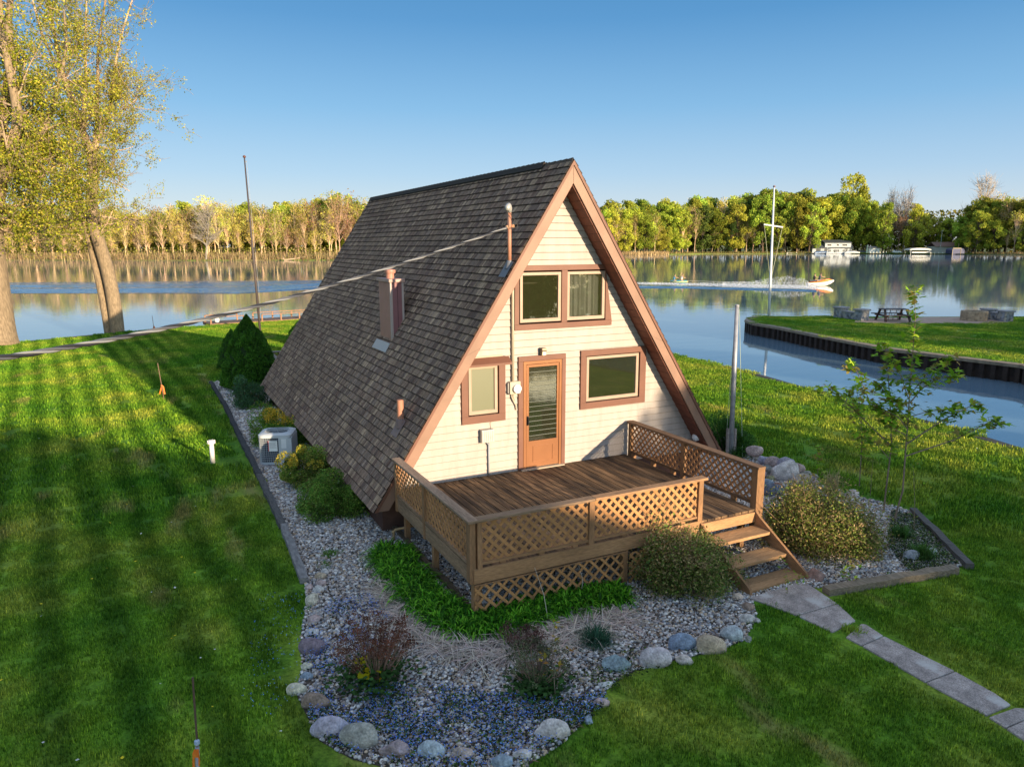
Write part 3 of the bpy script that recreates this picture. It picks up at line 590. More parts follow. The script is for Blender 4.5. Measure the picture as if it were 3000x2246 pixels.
# left side railing
for y in (-.50, -1.86, DY+.03): post(DX0+.03, y, -.21 if y != DY+.03 else -.19, RT-.036, .085, .085 if y != DY+.03 else .12)
for y in (-.55, -1.9, DY+.12): post(DX0+.16, y, GZ-.05, -.16)
q = M(); q.col = wc(1.05, (.26, .175, .12)); q.box((DX0-.045, DY-.06, RT-.036), (DX0+.10, -.43, RT)); q.build('cap_rail', WOOD, D, bevel=.005)
q = M(); q.col = wc(.9, (.28, .175, .105)); q.box((DX0-.0, DY+.06, -.19), (DX0+.036, -.44, .03)); q.build('rim_beam', WOOD, D, bevel=.004)
q = M(); q.col = wc(.9, (.28, .175, .105)); q.box((DX0-.005, DY+.1, .055), (DX0+.07, -.55, .093)); q.box((DX0+.0, DY+.1, LZ1), (DX0+.05, -.55, RT-.037)); q.build('lattice_rail', WOOD, D)
lattice('lattice_panel', (DX0+.03, DY+.09), (DX0+.03, -1.91), .09, LZ1+.01); lattice('lattice_panel', (DX0+.03, -1.81), (DX0+.03, -.55), .09, LZ1+.01)
# front railing up to the steps
FX = .80
for x, b in ((DX0+.13, .07), (-1.20, .09), (FX, .09)): post(x, DY-.0, -.19 if b != .07 else -.185, RT-.036, b, .085)
q = M(); q.col = wc(1, (.29, .185, .115)); q.box((DX0-.05, DY-.075, RT-.038), (-1.17, DY+.075, RT-.001)); q.build('cap_rail', WOODX, D, bevel=.005)
q = M(); q.col = wc(1.1, (.36, .20, .105)); q.box((-1.164, DY-.075, RT-.038), (FX+.10, DY+.075, RT)); q.build('cap_rail', WOODX, D, bevel=.005)
q = M(); q.col = wc(1, (.34, .185, .09)); q.box((DX0+.04, DY-.046, -.19), (FX+.02, DY-.01, .012)); q.build('rim_beam', WOODX, D, bevel=.004)
q = M(); q.col = wc(1, (.34, .185, .09)); q.box((DX0+.17, DY-.03, .055), (-1.25, DY+.05, .09)); q.box((-1.15, DY-.03, .055), (FX-.05, DY+.05, .09)); q.box((DX0+.17, DY-.02, LZ1+.01), (FX-.05, DY+.03, RT-.039)); q.build('lattice_rail', WOODX, D)
for x in (-2.6, -2.0, -1.45, -.6, 0, .5):
    q = M(); q.col = wc(); q.box((x-.04, DY-.005, .004), (x+.04, DY+.04, .054)); q.build('rail_block', WOODX, D)
lattice('lattice_panel', (DX0+.17, DY), (-1.245, DY), .09, LZ1+.02, pitch=.152, w_=.044); lattice('lattice_panel', (-1.155, DY), (FX-.045, DY), .09, LZ1+.02, pitch=.152, w_=.044)
lattice('lattice_skirt', (DX0+.05, DY-.03), (-.62, DY-.03), GZ-.02, -.225, pitch=.185, w_=.038); lattice('lattice_skirt', (-.52, DY-.03), (FX+.05, DY-.03), GZ-.02, -.25, pitch=.135, w_=.04)
q = M(); q.col = wc(.9); q.box((DX0+.05, DY-.05, -.225), (-.57, DY-.01, -.205)); q.build('skirt_rail', WOODX, D)
for x in (DX0+.09, -.57, FX): post(x, DY+.04, GZ-.03, -.19)
# right side railing
RX = 2.03
for y in (-.13, -1.78): post(RX, y, -.18, RT-.036, .07, .08, .8)
q = M(); q.col = wc(1); q.box((RX-.05, DY-.03, -.36), (RX+.11, DY+.10, RT-.037)); q.build('post', WOODV, D, bevel=.004)
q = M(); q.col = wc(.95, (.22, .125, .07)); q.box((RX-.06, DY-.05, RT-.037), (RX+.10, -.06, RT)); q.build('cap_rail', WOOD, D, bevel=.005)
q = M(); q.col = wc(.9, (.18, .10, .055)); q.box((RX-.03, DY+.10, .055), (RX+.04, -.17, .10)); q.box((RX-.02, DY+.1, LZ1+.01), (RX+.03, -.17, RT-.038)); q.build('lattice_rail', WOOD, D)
q = M(); q.col = wc(.9); q.box((RX-.02, DY+.1, -.19), (RX+.02, -.02, -.04)); q.build('rim_beam', WOOD, D)
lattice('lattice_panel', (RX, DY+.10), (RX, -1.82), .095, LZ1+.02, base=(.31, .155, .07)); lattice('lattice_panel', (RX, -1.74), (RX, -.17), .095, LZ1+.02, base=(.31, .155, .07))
for y in (-.25, -.9, -1.5, -2.2, -3.1):
    q = M(); q.col = wc(.8); q.box((RX-.035, y-.045, -.03), (RX+.03, y+.045, .054)); q.build('rail_block', WOOD, D)
for y in (-.2, -1.8, -3.4): post(RX-.1, y, GZ-.03, -.04)
# steps
q = M(); q.col = wc(1.05, (.34, .185, .09)); q.box((FX+.05, DY-.055, -.20), (RX-.055, DY-.021, -.037)); q.build('riser_board', WOODX, D)
for i, (z, y) in enumerate(((-.25, -3.70), (-.48, -4.06), (-.70, -4.42))):
    q = M()
    for j in range(2): q.col = wc(1.05, (.36, .205, .10)); q.box((FX+.06, y-.172*(j+1)+.006+.02, z-.048), (RX-.085, y-.172*j+.02, z+.001*j))
    q.build('tread', WOODX, D, bevel=.005)
for x in (FX+.02, RX-.06):
    q = M(); q.col = wc(.9); q.prism([(x-.02, DY-.06, -.02), (x-.02, DY-.06, -.30), (x-.02, -4.62, GZ-.02), (x-.02, -4.80, GZ-.02), (x-.02, -4.76, GZ+.1), (x-.02, -3.78, -.10)], (.04, 0, 0)); q.build('stringer', WOOD, D)
q = M(); q.tube([(-3.16, -.50, GZ-.03), (-3.16, -.50, -.57), (-3.13, -.50, -.54), (-2.2, -.48, -.52)], .022, 8); q.tube([(-3.16, -.50, -.60), (-3.16, -.50, -.55)], .03, 8); q.build('drain_pipe', mat('tan pipe', (.38, .25, .13), rough=.5), H, smooth=True)
# joists and the dark timber lying under the left side
q = M()
for y in (-1.0, -2.3, -3.4): q.col = wc(.6); q.box((DX0+.1, y-.02, -.19), (DX1, y+.02, -.04))
q.build('joist', WOODX, D)
# ================================================================== the garden bed
bedL = [(455, 828), (480, 866), (505, 915), (545, 1000), (590, 1085), (625, 1165), (660, 1262)]
bedpx = bedL+[(662, 1300), (650, 1370), (652, 1440), (640, 1500), (662, 1545), (690, 1600), (760, 1640), (850, 1662), (940, 1672), (1060, 1678), (1130, 1660), (1210, 1610), (1275, 1545), (1318, 1480), (1370, 1450), (1440, 1430), (1540, 1408), (1605, 1385), (1636, 1335), (1625, 1293), (1722, 1262), (1768, 1270), (1785, 1268), (2060, 1228), (2085, 1222), (1975, 1108), (1905, 1085), (1800, 1062), (1740, 1030), (1640, 992), (1560, 940)]
bed = [tuple(at(*p)[:2]) for p in bedpx]+[(6.2, 3.5), (5.2, 13), (-3.4, 18.0)]
SOIL = mat('gravel soil', (.075, .06, .05), rough=.95, var=.4, vscale=9, var2=.5, v2scale=60, bump=.8, bscale=50)
sheet('gravel_bed', bed, GZ+.006, SOIL)
house_fp = [(-3.1, .1), (4.0, .1), (4.0, 12.2), (-3.1, 12.2)]
def pts_in(poly, dens, excl=(), zone=None, box=None):
    P_ = np.array(poly)[:, :2]; lo, hi = P_.min(0), P_.max(0)
    if box: lo, hi = np.array(box[0]), np.array(box[1])
    n = int(dens*np.prod(hi-lo)); X = rng.uniform(lo, hi, (n, 2)); k = inpoly(X[:, 0], X[:, 1], poly)
    for e in excl: k &= ~inpoly(X[:, 0], X[:, 1], e)
    return X[k]
def cull(P, margin=60):                           # keep what the camera sees plus a margin
    d = P-CP; z = d@fw; x = 1500+CF*(d@rt)/np.maximum(z, .1); y = 1123-CF*(d@up)/np.maximum(z, .1)
    return (z > .3) & (x > -600) & (x < 3600) & (y > -600) & (y < 2900)
def flatrot(n, tilt=.5):
    a = rng.uniform(0, 2*np.pi, n); c, s_ = np.cos(a), np.sin(a); Z = np.zeros(n); O = np.ones(n)
    Rz = np.stack([c, -s_, Z, s_, c, Z, Z, Z, O], 1).reshape(n, 3, 3); b = rng.normal(0, tilt, n); c, s_ = np.cos(b), np.sin(b)
    Rx = np.stack([O, Z, Z, Z, c, -s_, Z, s_, c], 1).reshape(n, 3, 3); return Rz@Rx
X = pts_in(bed, 1500, [house_fp]); far_ = np.linalg.norm(X-CP[:2], axis=1); keep = rng.random(len(X)) < np.clip(14/far_, .25, 1)**1.5; X = X[keep]; far_ = far_[keep]
n = len(X); P = np.c_[X, np.full(n, GZ+.008)+rng.uniform(0, .012, n)]
pal = np.array([(.41, .38, .37), (.30, .28, .28), (.52, .49, .47), (.20, .17, .16), (.36, .29, .26), (.22, .23, .26), (.62, .57, .53), (.40, .30, .21)])
C = pal[rng.integers(0, 8, n)]*rng.uniform(.85, 1.5, (n, 1))
sz = (.008+.019*rng.random(n)**1.8)*np.clip(far_/11, 1, 1.8)
V, F, C = scatter(ICO_V, ICO_F, P, flatrot(n, .4), np.c_[sz*1.15, sz, sz*.7], C)
tag(npmesh('pebbles', V, F, C, PEB), 'grey and tan river pebbles covering the garden bed round the deck', 'gravel', kind='stuff')
# ------------------------------------------------------------------ boulders
def cA(x, y): return (800+x/2.5637)/K, (1600+y/2.5637)/K
def cB(x, y): return (1500+x/2.5637)/K, (1600+y/2.5637)/K
def cR(x, y): return (2150+x/2.6)/K, (1250+y/2.6)/K
def boulder(px, wpx, hpx, col, label, group='boulders edging the garden bed', crop=2.5637, rough=.24, sharp=0, lift=0, rot=0, name='boulder', seed=None):
    c = np.array(at(*px)); dpt = depth(c); s_ = dpt/CF/crop; W = wpx*s_/2*1.10; vis = hpx*s_/2; el = 5.0/np.linalg.norm(c-CP)
    Hh = W*.74; De = max(.45*W, min(1.5*W, (vis-Hh*.75)/max(el, .3)))
    r_ = np.random.default_rng(seed if seed is not None else int(px[0]*7+px[1]*13)); bm = bmesh.new(); bmesh.ops.create_icosphere(bm, subdivisions=4, radius=1)
    A_ = r_.normal(size=(9, 3)); A_ /= np.linalg.norm(A_, axis=1)[:, None]; th = r_.uniform(.55, .9, 9)
    F1 = r_.normal(size=(6, 3))*1.8; ph = r_.uniform(0, 6.28, 6); F2 = r_.normal(size=(6, 3))*5; 
    for v in bm.verts:
        p = np.array(v.co); d = p@A_.T
        k = 1.0
        for j in range(9):
            if d[j] > th[j]: k = min(k, th[j]/d[j]*(.35+.0)+.65 if not sharp else th[j]/d[j])
        k *= 1+rough*.5*np.sin(F1@p+ph).sum()/3+rough*.14*np.sin(F2@p+ph).sum()/2
        v.co = Vector((p[0]*k*W, p[1]*k*De, p[2]*k*Hh))
    a = CYAW+rot; bmesh.ops.rotate(bm, verts=bm.verts, matrix=Matrix.Rotation(a, 3, 'Z'))
    me = bpy.data.meshes.new(name); bm.to_mesh(me); bm.free(); me.polygons.foreach_set('use_smooth', [not sharp]*len(me.polygons))
    ca = me.attributes.new('Col', 'FLOAT_COLOR', 'FACE'); ca.data.foreach_set('color', np.tile(np.array([*col, 1], np.float32), len(me.polygons)))
    me.materials.append(STONE); o = bpy.data.objects.new(name, me); COL.objects.link(o)
    o.location = (c[0], c[1], GZ+Hh*.45+lift); return tag(o, label, 'rock', group)
TAN, PNK, WHT, PUR, LAV, BLU, GRY, CRM, BRN = (.42, .33, .24), (.44, .33, .31), (.55, .51, .48), (.22, .17, .20), (.38, .35, .42), (.25, .30, .36), (.30, .29, .26), (.55, .50, .39), (.26, .19, .15)
BL = [((378, 165), 50, 34, GRY, 'small grey cobble, farthest stone of the left row by the timber end'),
 ((390, 205), 66, 40, WHT, 'pale grey cobble just behind the tan pink stone near the timber end'),
 ((358, 240), 95, 60, TAN, 'tan pink rounded stone at the far end of the left boulder row'),
 ((360, 292), 70, 34, PNK, 'flat pinkish stone half buried beside the timber end'),
 ((272, 318), 62, 70, PNK, 'narrow pinkish stone touching the lawn by the timber end'),
 ((345, 338), 80, 42, WHT, 'small whitish stone behind the long white boulder'),
 ((298, 425), 98, 200, CRM, 'long white upright boulder in the left row'),
 ((305, 565), 85, 90, PNK, 'pinkish stone between the long white boulder and the purple one'),
 ((300, 655), 78, 85, WHT, 'small whitish stone sitting behind the purple boulder'),
 ((290, 780), 178, 190, PUR, 'large round purple boulder on the left edge of the bed'),
 ((255, 918), 92, 95, CRM, 'cream wedge shaped rock in front of the purple boulder'),
 ((252, 995), 98, 66, BLU, 'bluish stone against the cream wedge rock'),
 ((178, 1102), 142, 96, CRM, 'cream block lying out on the lawn at the bed corner'),
 ((332, 1205), 205, 180, BRN, 'large brown boulder at the front left corner of the bed'),
 ((425, 1405), 262, 185, LAV, 'large lavender boulder in the front row beside the speckled one'),
 ((646, 1485), 268, 195, GRY, 'large dark speckled oval boulder in the front row'),
 ((925, 1560), 245, 200, (.30, .24, .25), 'rough mauve boulder of two lumps in the front row'),
 ((1190, 1570), 198, 160, (.36, .41, .45), 'blue grey square boulder in the front row'),
 ((1430, 1585), 148, 160, (.40, .32, .28), 'tan pointed rock right of the blue grey square one'),
 ((1720, 1650), 172, 90, BLU, 'grey blue boulder cut by the bottom edge of the photo'),
 ((1880, 1580), 130, 140, WHT, 'whitish jagged rock at the bottom beside the large white pink boulder'),
 ((1500, 1665), 60, 40, GRY, 'small grey stone low between the tan pointed rock and the frame edge'),
 ((810, 1455), 60, 34, WHT, 'small white cobble wedged between the speckled and mauve boulders')]
for i, (p, a, b, c, l) in enumerate(BL): boulder(cA(*p), a, b, c, l, sharp=i in (6, 10, 20, 16, 18))
BR = [((310, 1425), 248, 180, (.52, .47, .45), 'large white pink boulder leaning up at the lower right of the bed'),
 ((570, 1310), 84, 110, BLU, 'small bluish rock between the white pink boulder and the lawn'),
 ((670, 1195), 122, 110, PNK, 'long pink stone on the lawn edge below the white chunk'),
 ((705, 1060), 108, 86, (.60, .58, .58), 'small white angular chunk below the slate boulder'),
 ((790, 925), 212, 200, (.22, .28, .31), 'big blue slate rock with a pointed top'),
 ((1065, 885), 248, 140, (.47, .42, .43), 'broad pale pink boulder right of the slate rock'),
 ((1275, 765), 212, 140, (.22, .27, .36), 'dark blue boulder resting behind the small pink white stone'),
 ((1295, 878), 120, 84, (.52, .44, .41), 'small pink white stone in front of the dark blue boulder'),
 ((1488, 788), 215, 145, TAN, 'broad tan boulder between the dark blue and pale grey ones'),
 ((1650, 682), 158, 165, (.38, .42, .44), 'pale blue grey upright boulder near the path'),
 ((1776, 705), 54, 100, GRY, 'thin grey stone set on edge in the lawn near the path'),
 ((1765, 567), 112, 76, (.47, .43, .41), 'small pale stone by the corner where the bed meets the path'),
 ((1774, 470), 84, 90, BRN, 'dark tan rock at the near corner of the path'),
 ((1690, 395), 84, 40, (.55, .42, .33), 'flat peach stone next to the path start'),
 ((1843, 562), 36, 76, WHT, 'thin pale stone standing on edge in the grass beside the path')]
for i, (p, a, b, c, l) in enumerate(BR): boulder(cB(*p), a, b, c, l, sharp=i in (1, 3, 4, 10))
RPS = [((155, 262), 95, 55, PNK, 'peach rock at the top of the pile beside the deck corner', .16), ((225, 310), 74, 60, LAV, 'lavender rock second from the deck in the pile', .10), ((293, 335), 92, 58, PNK, 'rosy rock above the olive one in the pile', .12), ((262, 372), 72, 52, GRY, 'olive grey rock in the middle of the pile', .05), ((208, 388), 64, 60, PNK, 'pink rock touching the deck post', .04),
 ((390, 342), 115, 44, LAV, 'flat lilac rock along the black edging', .10), ((402, 405), 185, 92, (.56, .51, .50), 'big smooth white boulder on the rock pile', .06), ((482, 372), 80, 44, PNK, 'pinkish rock behind the big smooth white boulder', .10), ((527, 418), 92, 60, (.5, .42, .34), 'cream rock right of the big smooth white boulder', .02), ((592, 412), 72, 60, LAV, 'grey lilac rock at the far right of the pile', .02), ((278, 412), 54, 40, (.30, .28, .16), 'small mossy green rock low in the pile', .02),
 ((242, 455), 92, 70, BLU, 'blue grey rock low in the pile near the deck', 0), ((330, 475), 74, 74, (.30, .16, .11), 'rust brown rock low in the pile', 0), ((288, 522), 134, 60, (.13, .15, .20), 'dark blue flat rock at the foot of the pile', 0), ((465, 432), 74, 46, (.42, .34, .32), 'pale brown rock below the big smooth white boulder', 0),
 ((900, 532), 84, 34, (.56, .47, .44), 'pale flat stone behind the right shrub', 0), ((800, 505), 60, 30, PNK, 'small pink stone near the dry grass tuft behind the right shrub', 0), ((1345, 1012), 112, 66, (.26, .27, .30), 'grey boulder in the grassy corner by the timbers', 0), ((1490, 972), 84, 44, (.34, .36, .33), 'pale green grey stone half hidden in the grassy corner', 0), ((635, 1150), 108, 120, (.28, .18, .15), 'brown block shaped rock at the end of the lying timber', 0)]
for i, (p, a, b, c, l, lf) in enumerate(RPS): boulder(cR(*p), a, b, c, l, group='rocks right of the deck', crop=2.15, lift=lf*1.2, sharp=i in (19,))
for i, p in enumerate(((250, 340), (320, 390), (450, 330), (545, 380), (620, 450), (180, 340), (350, 300))): boulder(cR(*p), 60, 46, (GRY, PNK, LAV)[i % 3], 'small filler stone wedged between the larger rocks of the pile', group='small stones filling the rock pile', crop=2.0, lift=.02)
# ------------------------------------------------------------------ edging timbers
def timber(name, label, p0, p1, w_, h_, col, group=None, z=GZ):
    m = M(); p0 = np.array(p0); p1 = np.array(p1); n_ = 10
    d = (p1-p0)[:2]; L_ = np.linalg.norm(d); d /= L_; nn = np.array([d[1], -d[0]]); rr = np.random.default_rng(int(L_*100)); m.col = col
    prof = []
    for i in range(n_+1):
        q_ = p0[:2]+d*L_*i/n_+nn*rr.normal(0, .008); wv = w_/2*rr.uniform(.9, 1.06); hv = h_*rr.uniform(.9, 1.05); prof.append([(*(q_-nn*wv), z-.03), (*(q_-nn*wv*.96), z+hv), (*(q_+nn*wv*.96), z+hv), (*(q_+nn*wv), z-.03)])
    for a, b in zip(prof[:-1], prof[1:]):
        for k in range(3): m.face([a[k], b[k], b[k+1], a[k+1]])
    m.face(prof[0]); m.face(prof[-1][::-1])
    return tag(m.build(name, TIMB, loc=(*p0[:2], z)), label, 'timber', group)
G_T = 'old landscape timbers edging the left side of the bed'
TL = ['black landscape timber at the far end by the conical spruce', 'black landscape timber second from the spruce end', 'dark timber beside the air conditioner pad', 'weathered dark timber alongside the round shrubs', 'grey silvery timber at the near end before the boulders']
tp = [(455, 828), (487, 880), (518, 945), (560, 1030), (612, 1140), (658, 1258)]
for i in range(5): timber('landscape_timber', TL[i], at(*tp[i]), at(*tp[i+1])-np.array([.0, .03, 0]), .13, .10, [(.035, .035, .04), (.035, .035, .04), (.05, .05, .055), (.09, .085, .085), (.20, .19, .19)][i], G_T)
timber('landscape_timber', 'pale brown timber lying on the grass right of the path', at(1783, 1283), at(2062, 1236), .17, .11, (.21, .165, .12))
timber('landscape_timber', 'grey split timber slanting along the right corner of the bed', at(1972, 1106), at(2095, 1230), .13, .10, (.10, .09, .085))
timber('landscape_timber', 'brown timber on the gravel under the left side of the deck', (-2.98, .1, GZ), (-2.98, -3.5, GZ), .09, .07, (.12, .085, .055))
timber('garden_edging', 'thin black edging strip behind the rock pile', at(1640, 994), at(1752, 1036), .04, .07, (.02, .02, .02))
# ------------------------------------------------------------------ path
def slab(px, label):
    pl = [at(*p) for p in px]; m = M(); P_ = [(p[0], p[1], GZ-.04) for p in pl]; m.prism(P_, (0, 0, .062)); o = m.build('path', CONC, bevel=.012, loc=tuple(np.array(P_).mean(0))); tag(o, kind='structure'); return o
slab([(1619, 1293), (1722, 1259), (1745, 1262), (1808, 1305), (1722, 1331)], ''); slab([(1724, 1332), (1810, 1306), (1848, 1342), (1798, 1367)], '')
slab([(1827, 1378), (1860, 1349), (1870, 1350), (1908, 1375), (1861, 1396)], ''); slab([(1863, 1397), (1910, 1376), (2062, 1451), (1999, 1475)], ''); slab([(2001, 1476.5), (2064, 1452.5), (2150, 1500), (2183, 1524), (2130, 1547)], ''); slab([(2136, 1551), (2192, 1531), (2212, 1532), (2230, 1548), (2172, 1574)], ''); slab([(2174, 1575.5), (2232, 1549.5), (2320, 1600), (2270, 1640)], '')
# ================================================================== small things on the left lawn
PVC = mat('white pvc', (.66, .62, .62), rough=.45, var=.1, vscale=12)
b = at(460, 1000); t = thing('vent_standpipe', 'white plastic standpipe with a lobed cap rising from the left lawn', 'pipe', b)
q = M(); q.tube([(0, 0, -.05), (0, 0, .48)], .052, 18); q.build('pipe', PVC, t, smooth=True)
q = M(); q.lathe([(.06, 0), (.092, .01), (.092, .045), (.06, .055), (.05, .085), (.0, .09)], (0, 0, .47), 18)
for k in range(6):
    a = k*math.pi/3; q.lathe([(.018, 0), (.018, .05), (.008, .055)], (.07*math.cos(a), .07*math.sin(a), .50), 7)
q.build('pipe_cap', PVC, t)
ORG = mat('orange ribbon', (.85, .22, .03), rough=.5, transl=.3)
def stake(px, toppx, label, ribbon='low'):
    b = at(*px); h = 0
    dp = depth(b); h = (px[1]-toppx[1])*K*dp/CF*1.0; dx = (toppx[0]-px[0])*K*dp/CF
    t = thing('marker_stake', label, 'stake', b, group='marker stakes in the left lawn')
    q = M(); q.col = (.16, .09, .06); tip = (dx*rt[0], dx*rt[1], h); q.tube([(0, 0, -.05), tip], .013, 7); q.build('rod', PAINT, t)
    z0 = h*.42 if ribbon == 'low' else h*.15
    for k in range(3):
        q = M(); w_ = .022; pts = [(dx*rt[0]*z0/h+.02*k+.02*i*math.cos(k*2+1), dx*rt[1]*z0/h+.02*i*math.sin(k*2+1), z0-.06*i) for i in range(1, 6)]; pts = [(dx*rt[0]*z0/h, 0, z0)]+pts
        for a, c in zip(pts[:-1], pts[1:]): q.face([(a[0]-w_, a[1], a[2]), (a[0]+w_, a[1]+.01, a[2]), (c[0]+w_, c[1]+.01, c[2]), (c[0]-w_, c[1], c[2])])
        q.build('ribbon', ORG, t)
    return t
stake((355, 865), (348, 783), 'wooden stake with orange ribbon at the edge of the house shadow')
stake((334, 719), (332, 682), 'thin dark stake at the lake edge beyond the cable')
b = at(427, 1712); t = thing('marker_stake', 'rusty rod and grey post with orange tape at the bottom left', 'stake', b, group='marker stakes in the left lawn')
def relp(px, py, b=b): return Vector(atd(px, py, depth(b)))-Vector(b)
q = M(); q.col = (.30, .30, .33); q.tube([(0, 0, -.02), relp(426, 1612)], .020, 10); q.build('post', PAINT, t, smooth=True)
q = M(); q.col = (.10, .06, .045); q.tube([relp(429, 1650), relp(416, 1462)], .010, 7); q.build('rod', PAINT, t)
q = M(); a_ = relp(426, 1608); q.lathe([(.018, 0), (.026, .015), (.024, .045), (.012, .055)], a_, 10); q.build('rod_cap', mat('pale blue cap', (.35, .42, .55), rough=.4), t)
for k, (x0, x1, y1) in enumerate(((421, 421, 1655), (427, 428, 1632), (431, 433, 1650))):
    q = M(); P_ = [relp(x0+4*(k == 0), 1614), relp(x0, 1622), relp(x1, (1622+y1)/2), relp(x1, y1)]; w_ = Vector(rt)*(.011, .017, .007)[k]; pu = -Vector(fw)*.028
    for a, c in zip(P_[:-1], P_[1:]): q.face([a-w_+pu, a+w_+pu, c+w_+pu, c-w_+pu])
    q.build('ribbon', ORG, t)
# air conditioner
b = at(603, 996)+np.array([.0, .0, 0]); t = thing('air_conditioner', 'grey outdoor air conditioner with curved grille beside the shrubs', 'air conditioner', b, rz=CYAW+.1)
q = M(); q.box((-.50, -.52, -.05), (.5, .48, .035)); q.build('pad', CONC, t, bevel=.02)
def rrect(w_, h_, r_, n=6):
    o = []
    for cx, cy, a0 in ((w_-r_, h_-r_, 0), (-w_+r_, h_-r_, 90), (-w_+r_, -h_+r_, 180), (w_-r_, -h_+r_, 270)):
        for k in range(n+1): a = R(a0+90*k/n); o.append((cx+r_*math.cos(a), cy+r_*math.sin(a)))
    return o
prof = rrect(.37, .37, .14, 8); hh = .72
q = M(); q.prism([(x*.93, y*.93, .04) for x, y in prof], (0, 0, hh-.06)); q.build('coil', mat('dark coil', (.025, .035, .06), rough=.5, var=.3, vscale=20), t)
q = M(); n = len(prof)
for i in range(n):
    (x, y), (x2, y2) = prof[i], prof[(i+1) % n]
    ln = math.hypot(x2-x, y2-y); k = max(1, int(ln/.045))
    for j in range(k): u = j/k; q.tube([(x+(x2-x)*u, y+(y2-y)*u, .07), (x+(x2-x)*u, y+(y2-y)*u, hh-.05)], .0042, 4)
for z in np.arange(.09, hh-.05, .052): q.tube([(x, y, z) for x, y in prof]+[(prof[0][0], prof[0][1], z)], .0042, 4)
q.build('grille', mat('grille', (.40, .43, .47), rough=.4), t)
ACM = mat('grey enamel', (.47, .49, .52), rough=.35, var=.04)
q = M(); q.prism([(x*1.02, y*1.02, .03) for x, y in prof], (0, 0, .05)); q.build('base_pan', ACM, t)
q = M(); n_ = len(prof)
q.add([(x*1.03, y*1.03, hh-.06) for x, y in prof]+[(x*1.03, y*1.03, hh) for x, y in prof]+[(x*.9, y*.9, hh+.02) for x, y in prof]+[(.30*math.cos(a), .30*math.sin(a), hh+.035) for a in [math.atan2(y, x) for x, y in prof]]+[(.28*math.cos(a), .28*math.sin(a), hh-.02) for a in [math.atan2(y, x) for x, y in prof]],
      [(r_*n_+i, r_*n_+(i+1) % n_, (r_+1)*n_+(i+1) % n_, (r_+1)*n_+i) for r_ in range(4) for i in range(n_)]); q.build('top_cover', ACM, t)
q = M()
for r_ in (.06, .12, .18, .24, .285): q.tube([(r_*math.cos(a), r_*math.sin(a), hh+.03+.02*(1-r_/.28)) for a in np.linspace(0, 2*math.pi, 25)], .0045, 4)
for k in range(10): a = k*math.pi/5; q.tube([(.03*math.cos(a), .03*math.sin(a), hh+.05), (.29*math.cos(a), .29*math.sin(a), hh+.03)], .005, 4)
q.build('fan_guard', mat('guard', (.30, .32, .34), rough=.4), t)
q = M()
for k in range(4):
    a = k*math.pi/2; q.face([(.03*math.cos(a), .03*math.sin(a), hh-.05), (.26*math.cos(a-.35), .26*math.sin(a-.35), hh-.03), (.26*math.cos(a+.3), .26*math.sin(a+.3), hh-.07)])
q.build('fan', DARK, t)
q = M(); q.box((.10, -.392, .05), (.375, -.372, hh-.06)); q.box((.372, -.39, .05), (.39, .30, hh-.06)); q.build('side_panel', ACM, t)
q = M(); q.col = (.75, .75, .75); q.box((-.12, -.40, .36), (.07, -.385, .60)); q.build('label_plate', PAINT, t)
q = M(); q.col = (.6, .06, .05); q.box((-.135, -.399, .36), (-.12, -.386, .60)); q.col = (.25, .25, .27)
for i in range(5): q.box((-.10, -.403, .56-i*.03), (.05-.02*(i % 2), -.4005, .567-i*.03))
q.build('printed_text', PAINT, t)
q = M(); q.col = (.7, .7, .72); q.box((.16, -.396, .42), (.27, -.39, .64)); q.build('label_plate', PAINT, t)
# flagpoles
b = at(562, 716); t = thing('flagpole', 'tall dark bare pole with a ball top behind the conical spruce', 'pole', b)
dp = depth(b); top = Vector(atd(528, 342, dp))-Vector(b); q = M(); q.col = (.07, .055, .055); q.tube([(0, 0, 0), top*.5, top], [.075, .06, .04], 10); q.build('pole', PAINT, t, smooth=True)
q = M(); q.col = (.12, .05, .04); q.lathe([(.02, 0), (.09, .05), (.09, .12), (.03, .17)], top, 10); q.build('finial', PAINT, t, smooth=True)
q = M(); q.col = (.25, .25, .27); q.tube([top*.98+Vector((.1, -.06, 0)), top*.5+Vector((.12, -.06, 0)), Vector((.1, -.06, 1.2))], .009, 4); q.tube([top*.975, top*.985+Vector((.12, -.06, 0))], .02, 5); q.build('halyard', PAINT, t)
b = at(1580, 990); t = thing('flagpole', 'grey metal flagpole clamped between two short wooden posts', 'pole', b); dp = depth(b)
def rb(px, py): return Vector(atd(px, py, dp))-Vector(b)
q = M(); q.col = (.34, .34, .37); q.tube([rb(1578, 985), rb(1586, 800), rb(1592, 662)], [.062, .056, .045], 12); q.build('pole', mat('galvanised', attr=True, rough=.45, metal=.3, var=.15, vscale=9), t, smooth=True)
q = M(); q.col = (.34, .34, .36); q.lathe([(.05, 0), (.055, .03), (.02, .05)], rb(1592, 662), 10); q.tube([rb(1592, 664)+Vector((.03, -.03, 0)), rb(1596, 664)], .012, 5); q.build('truck', PAINT, t)
for dx, lab in ((-7, 'l'), (7.5, 'r')):
    q = M(); q.col = (.27, .22, .20); q.tube([rb(1578+dx, 992), rb(1580+dx, 925)], .045, 8); q.build('post', TIMB, t)
q = M(); q.col = (.35, .40, .30); q.tube([rb(1597, 668), rb(1600, 810), rb(1604, 985)], .006, 4); q.tube([rb(1590, 668), rb(1572, 900), rb(1570, 940)], .005, 4); q.build('halyard', PAINT, t)
b = at(1661, 681.5, -.6); t = thing('signal_mast', 'white signal mast with crossbar and stay lines on the grassy point', 'mast', b); dp = depth(b)
q = M(); q.col = (.62, .64, .68); q.tube([rb(1661, 682), rb(1666, 560), rb(1672.5, 405)], [.10, .085, .05], 10); q.build('pole', PAINT, t, smooth=True)
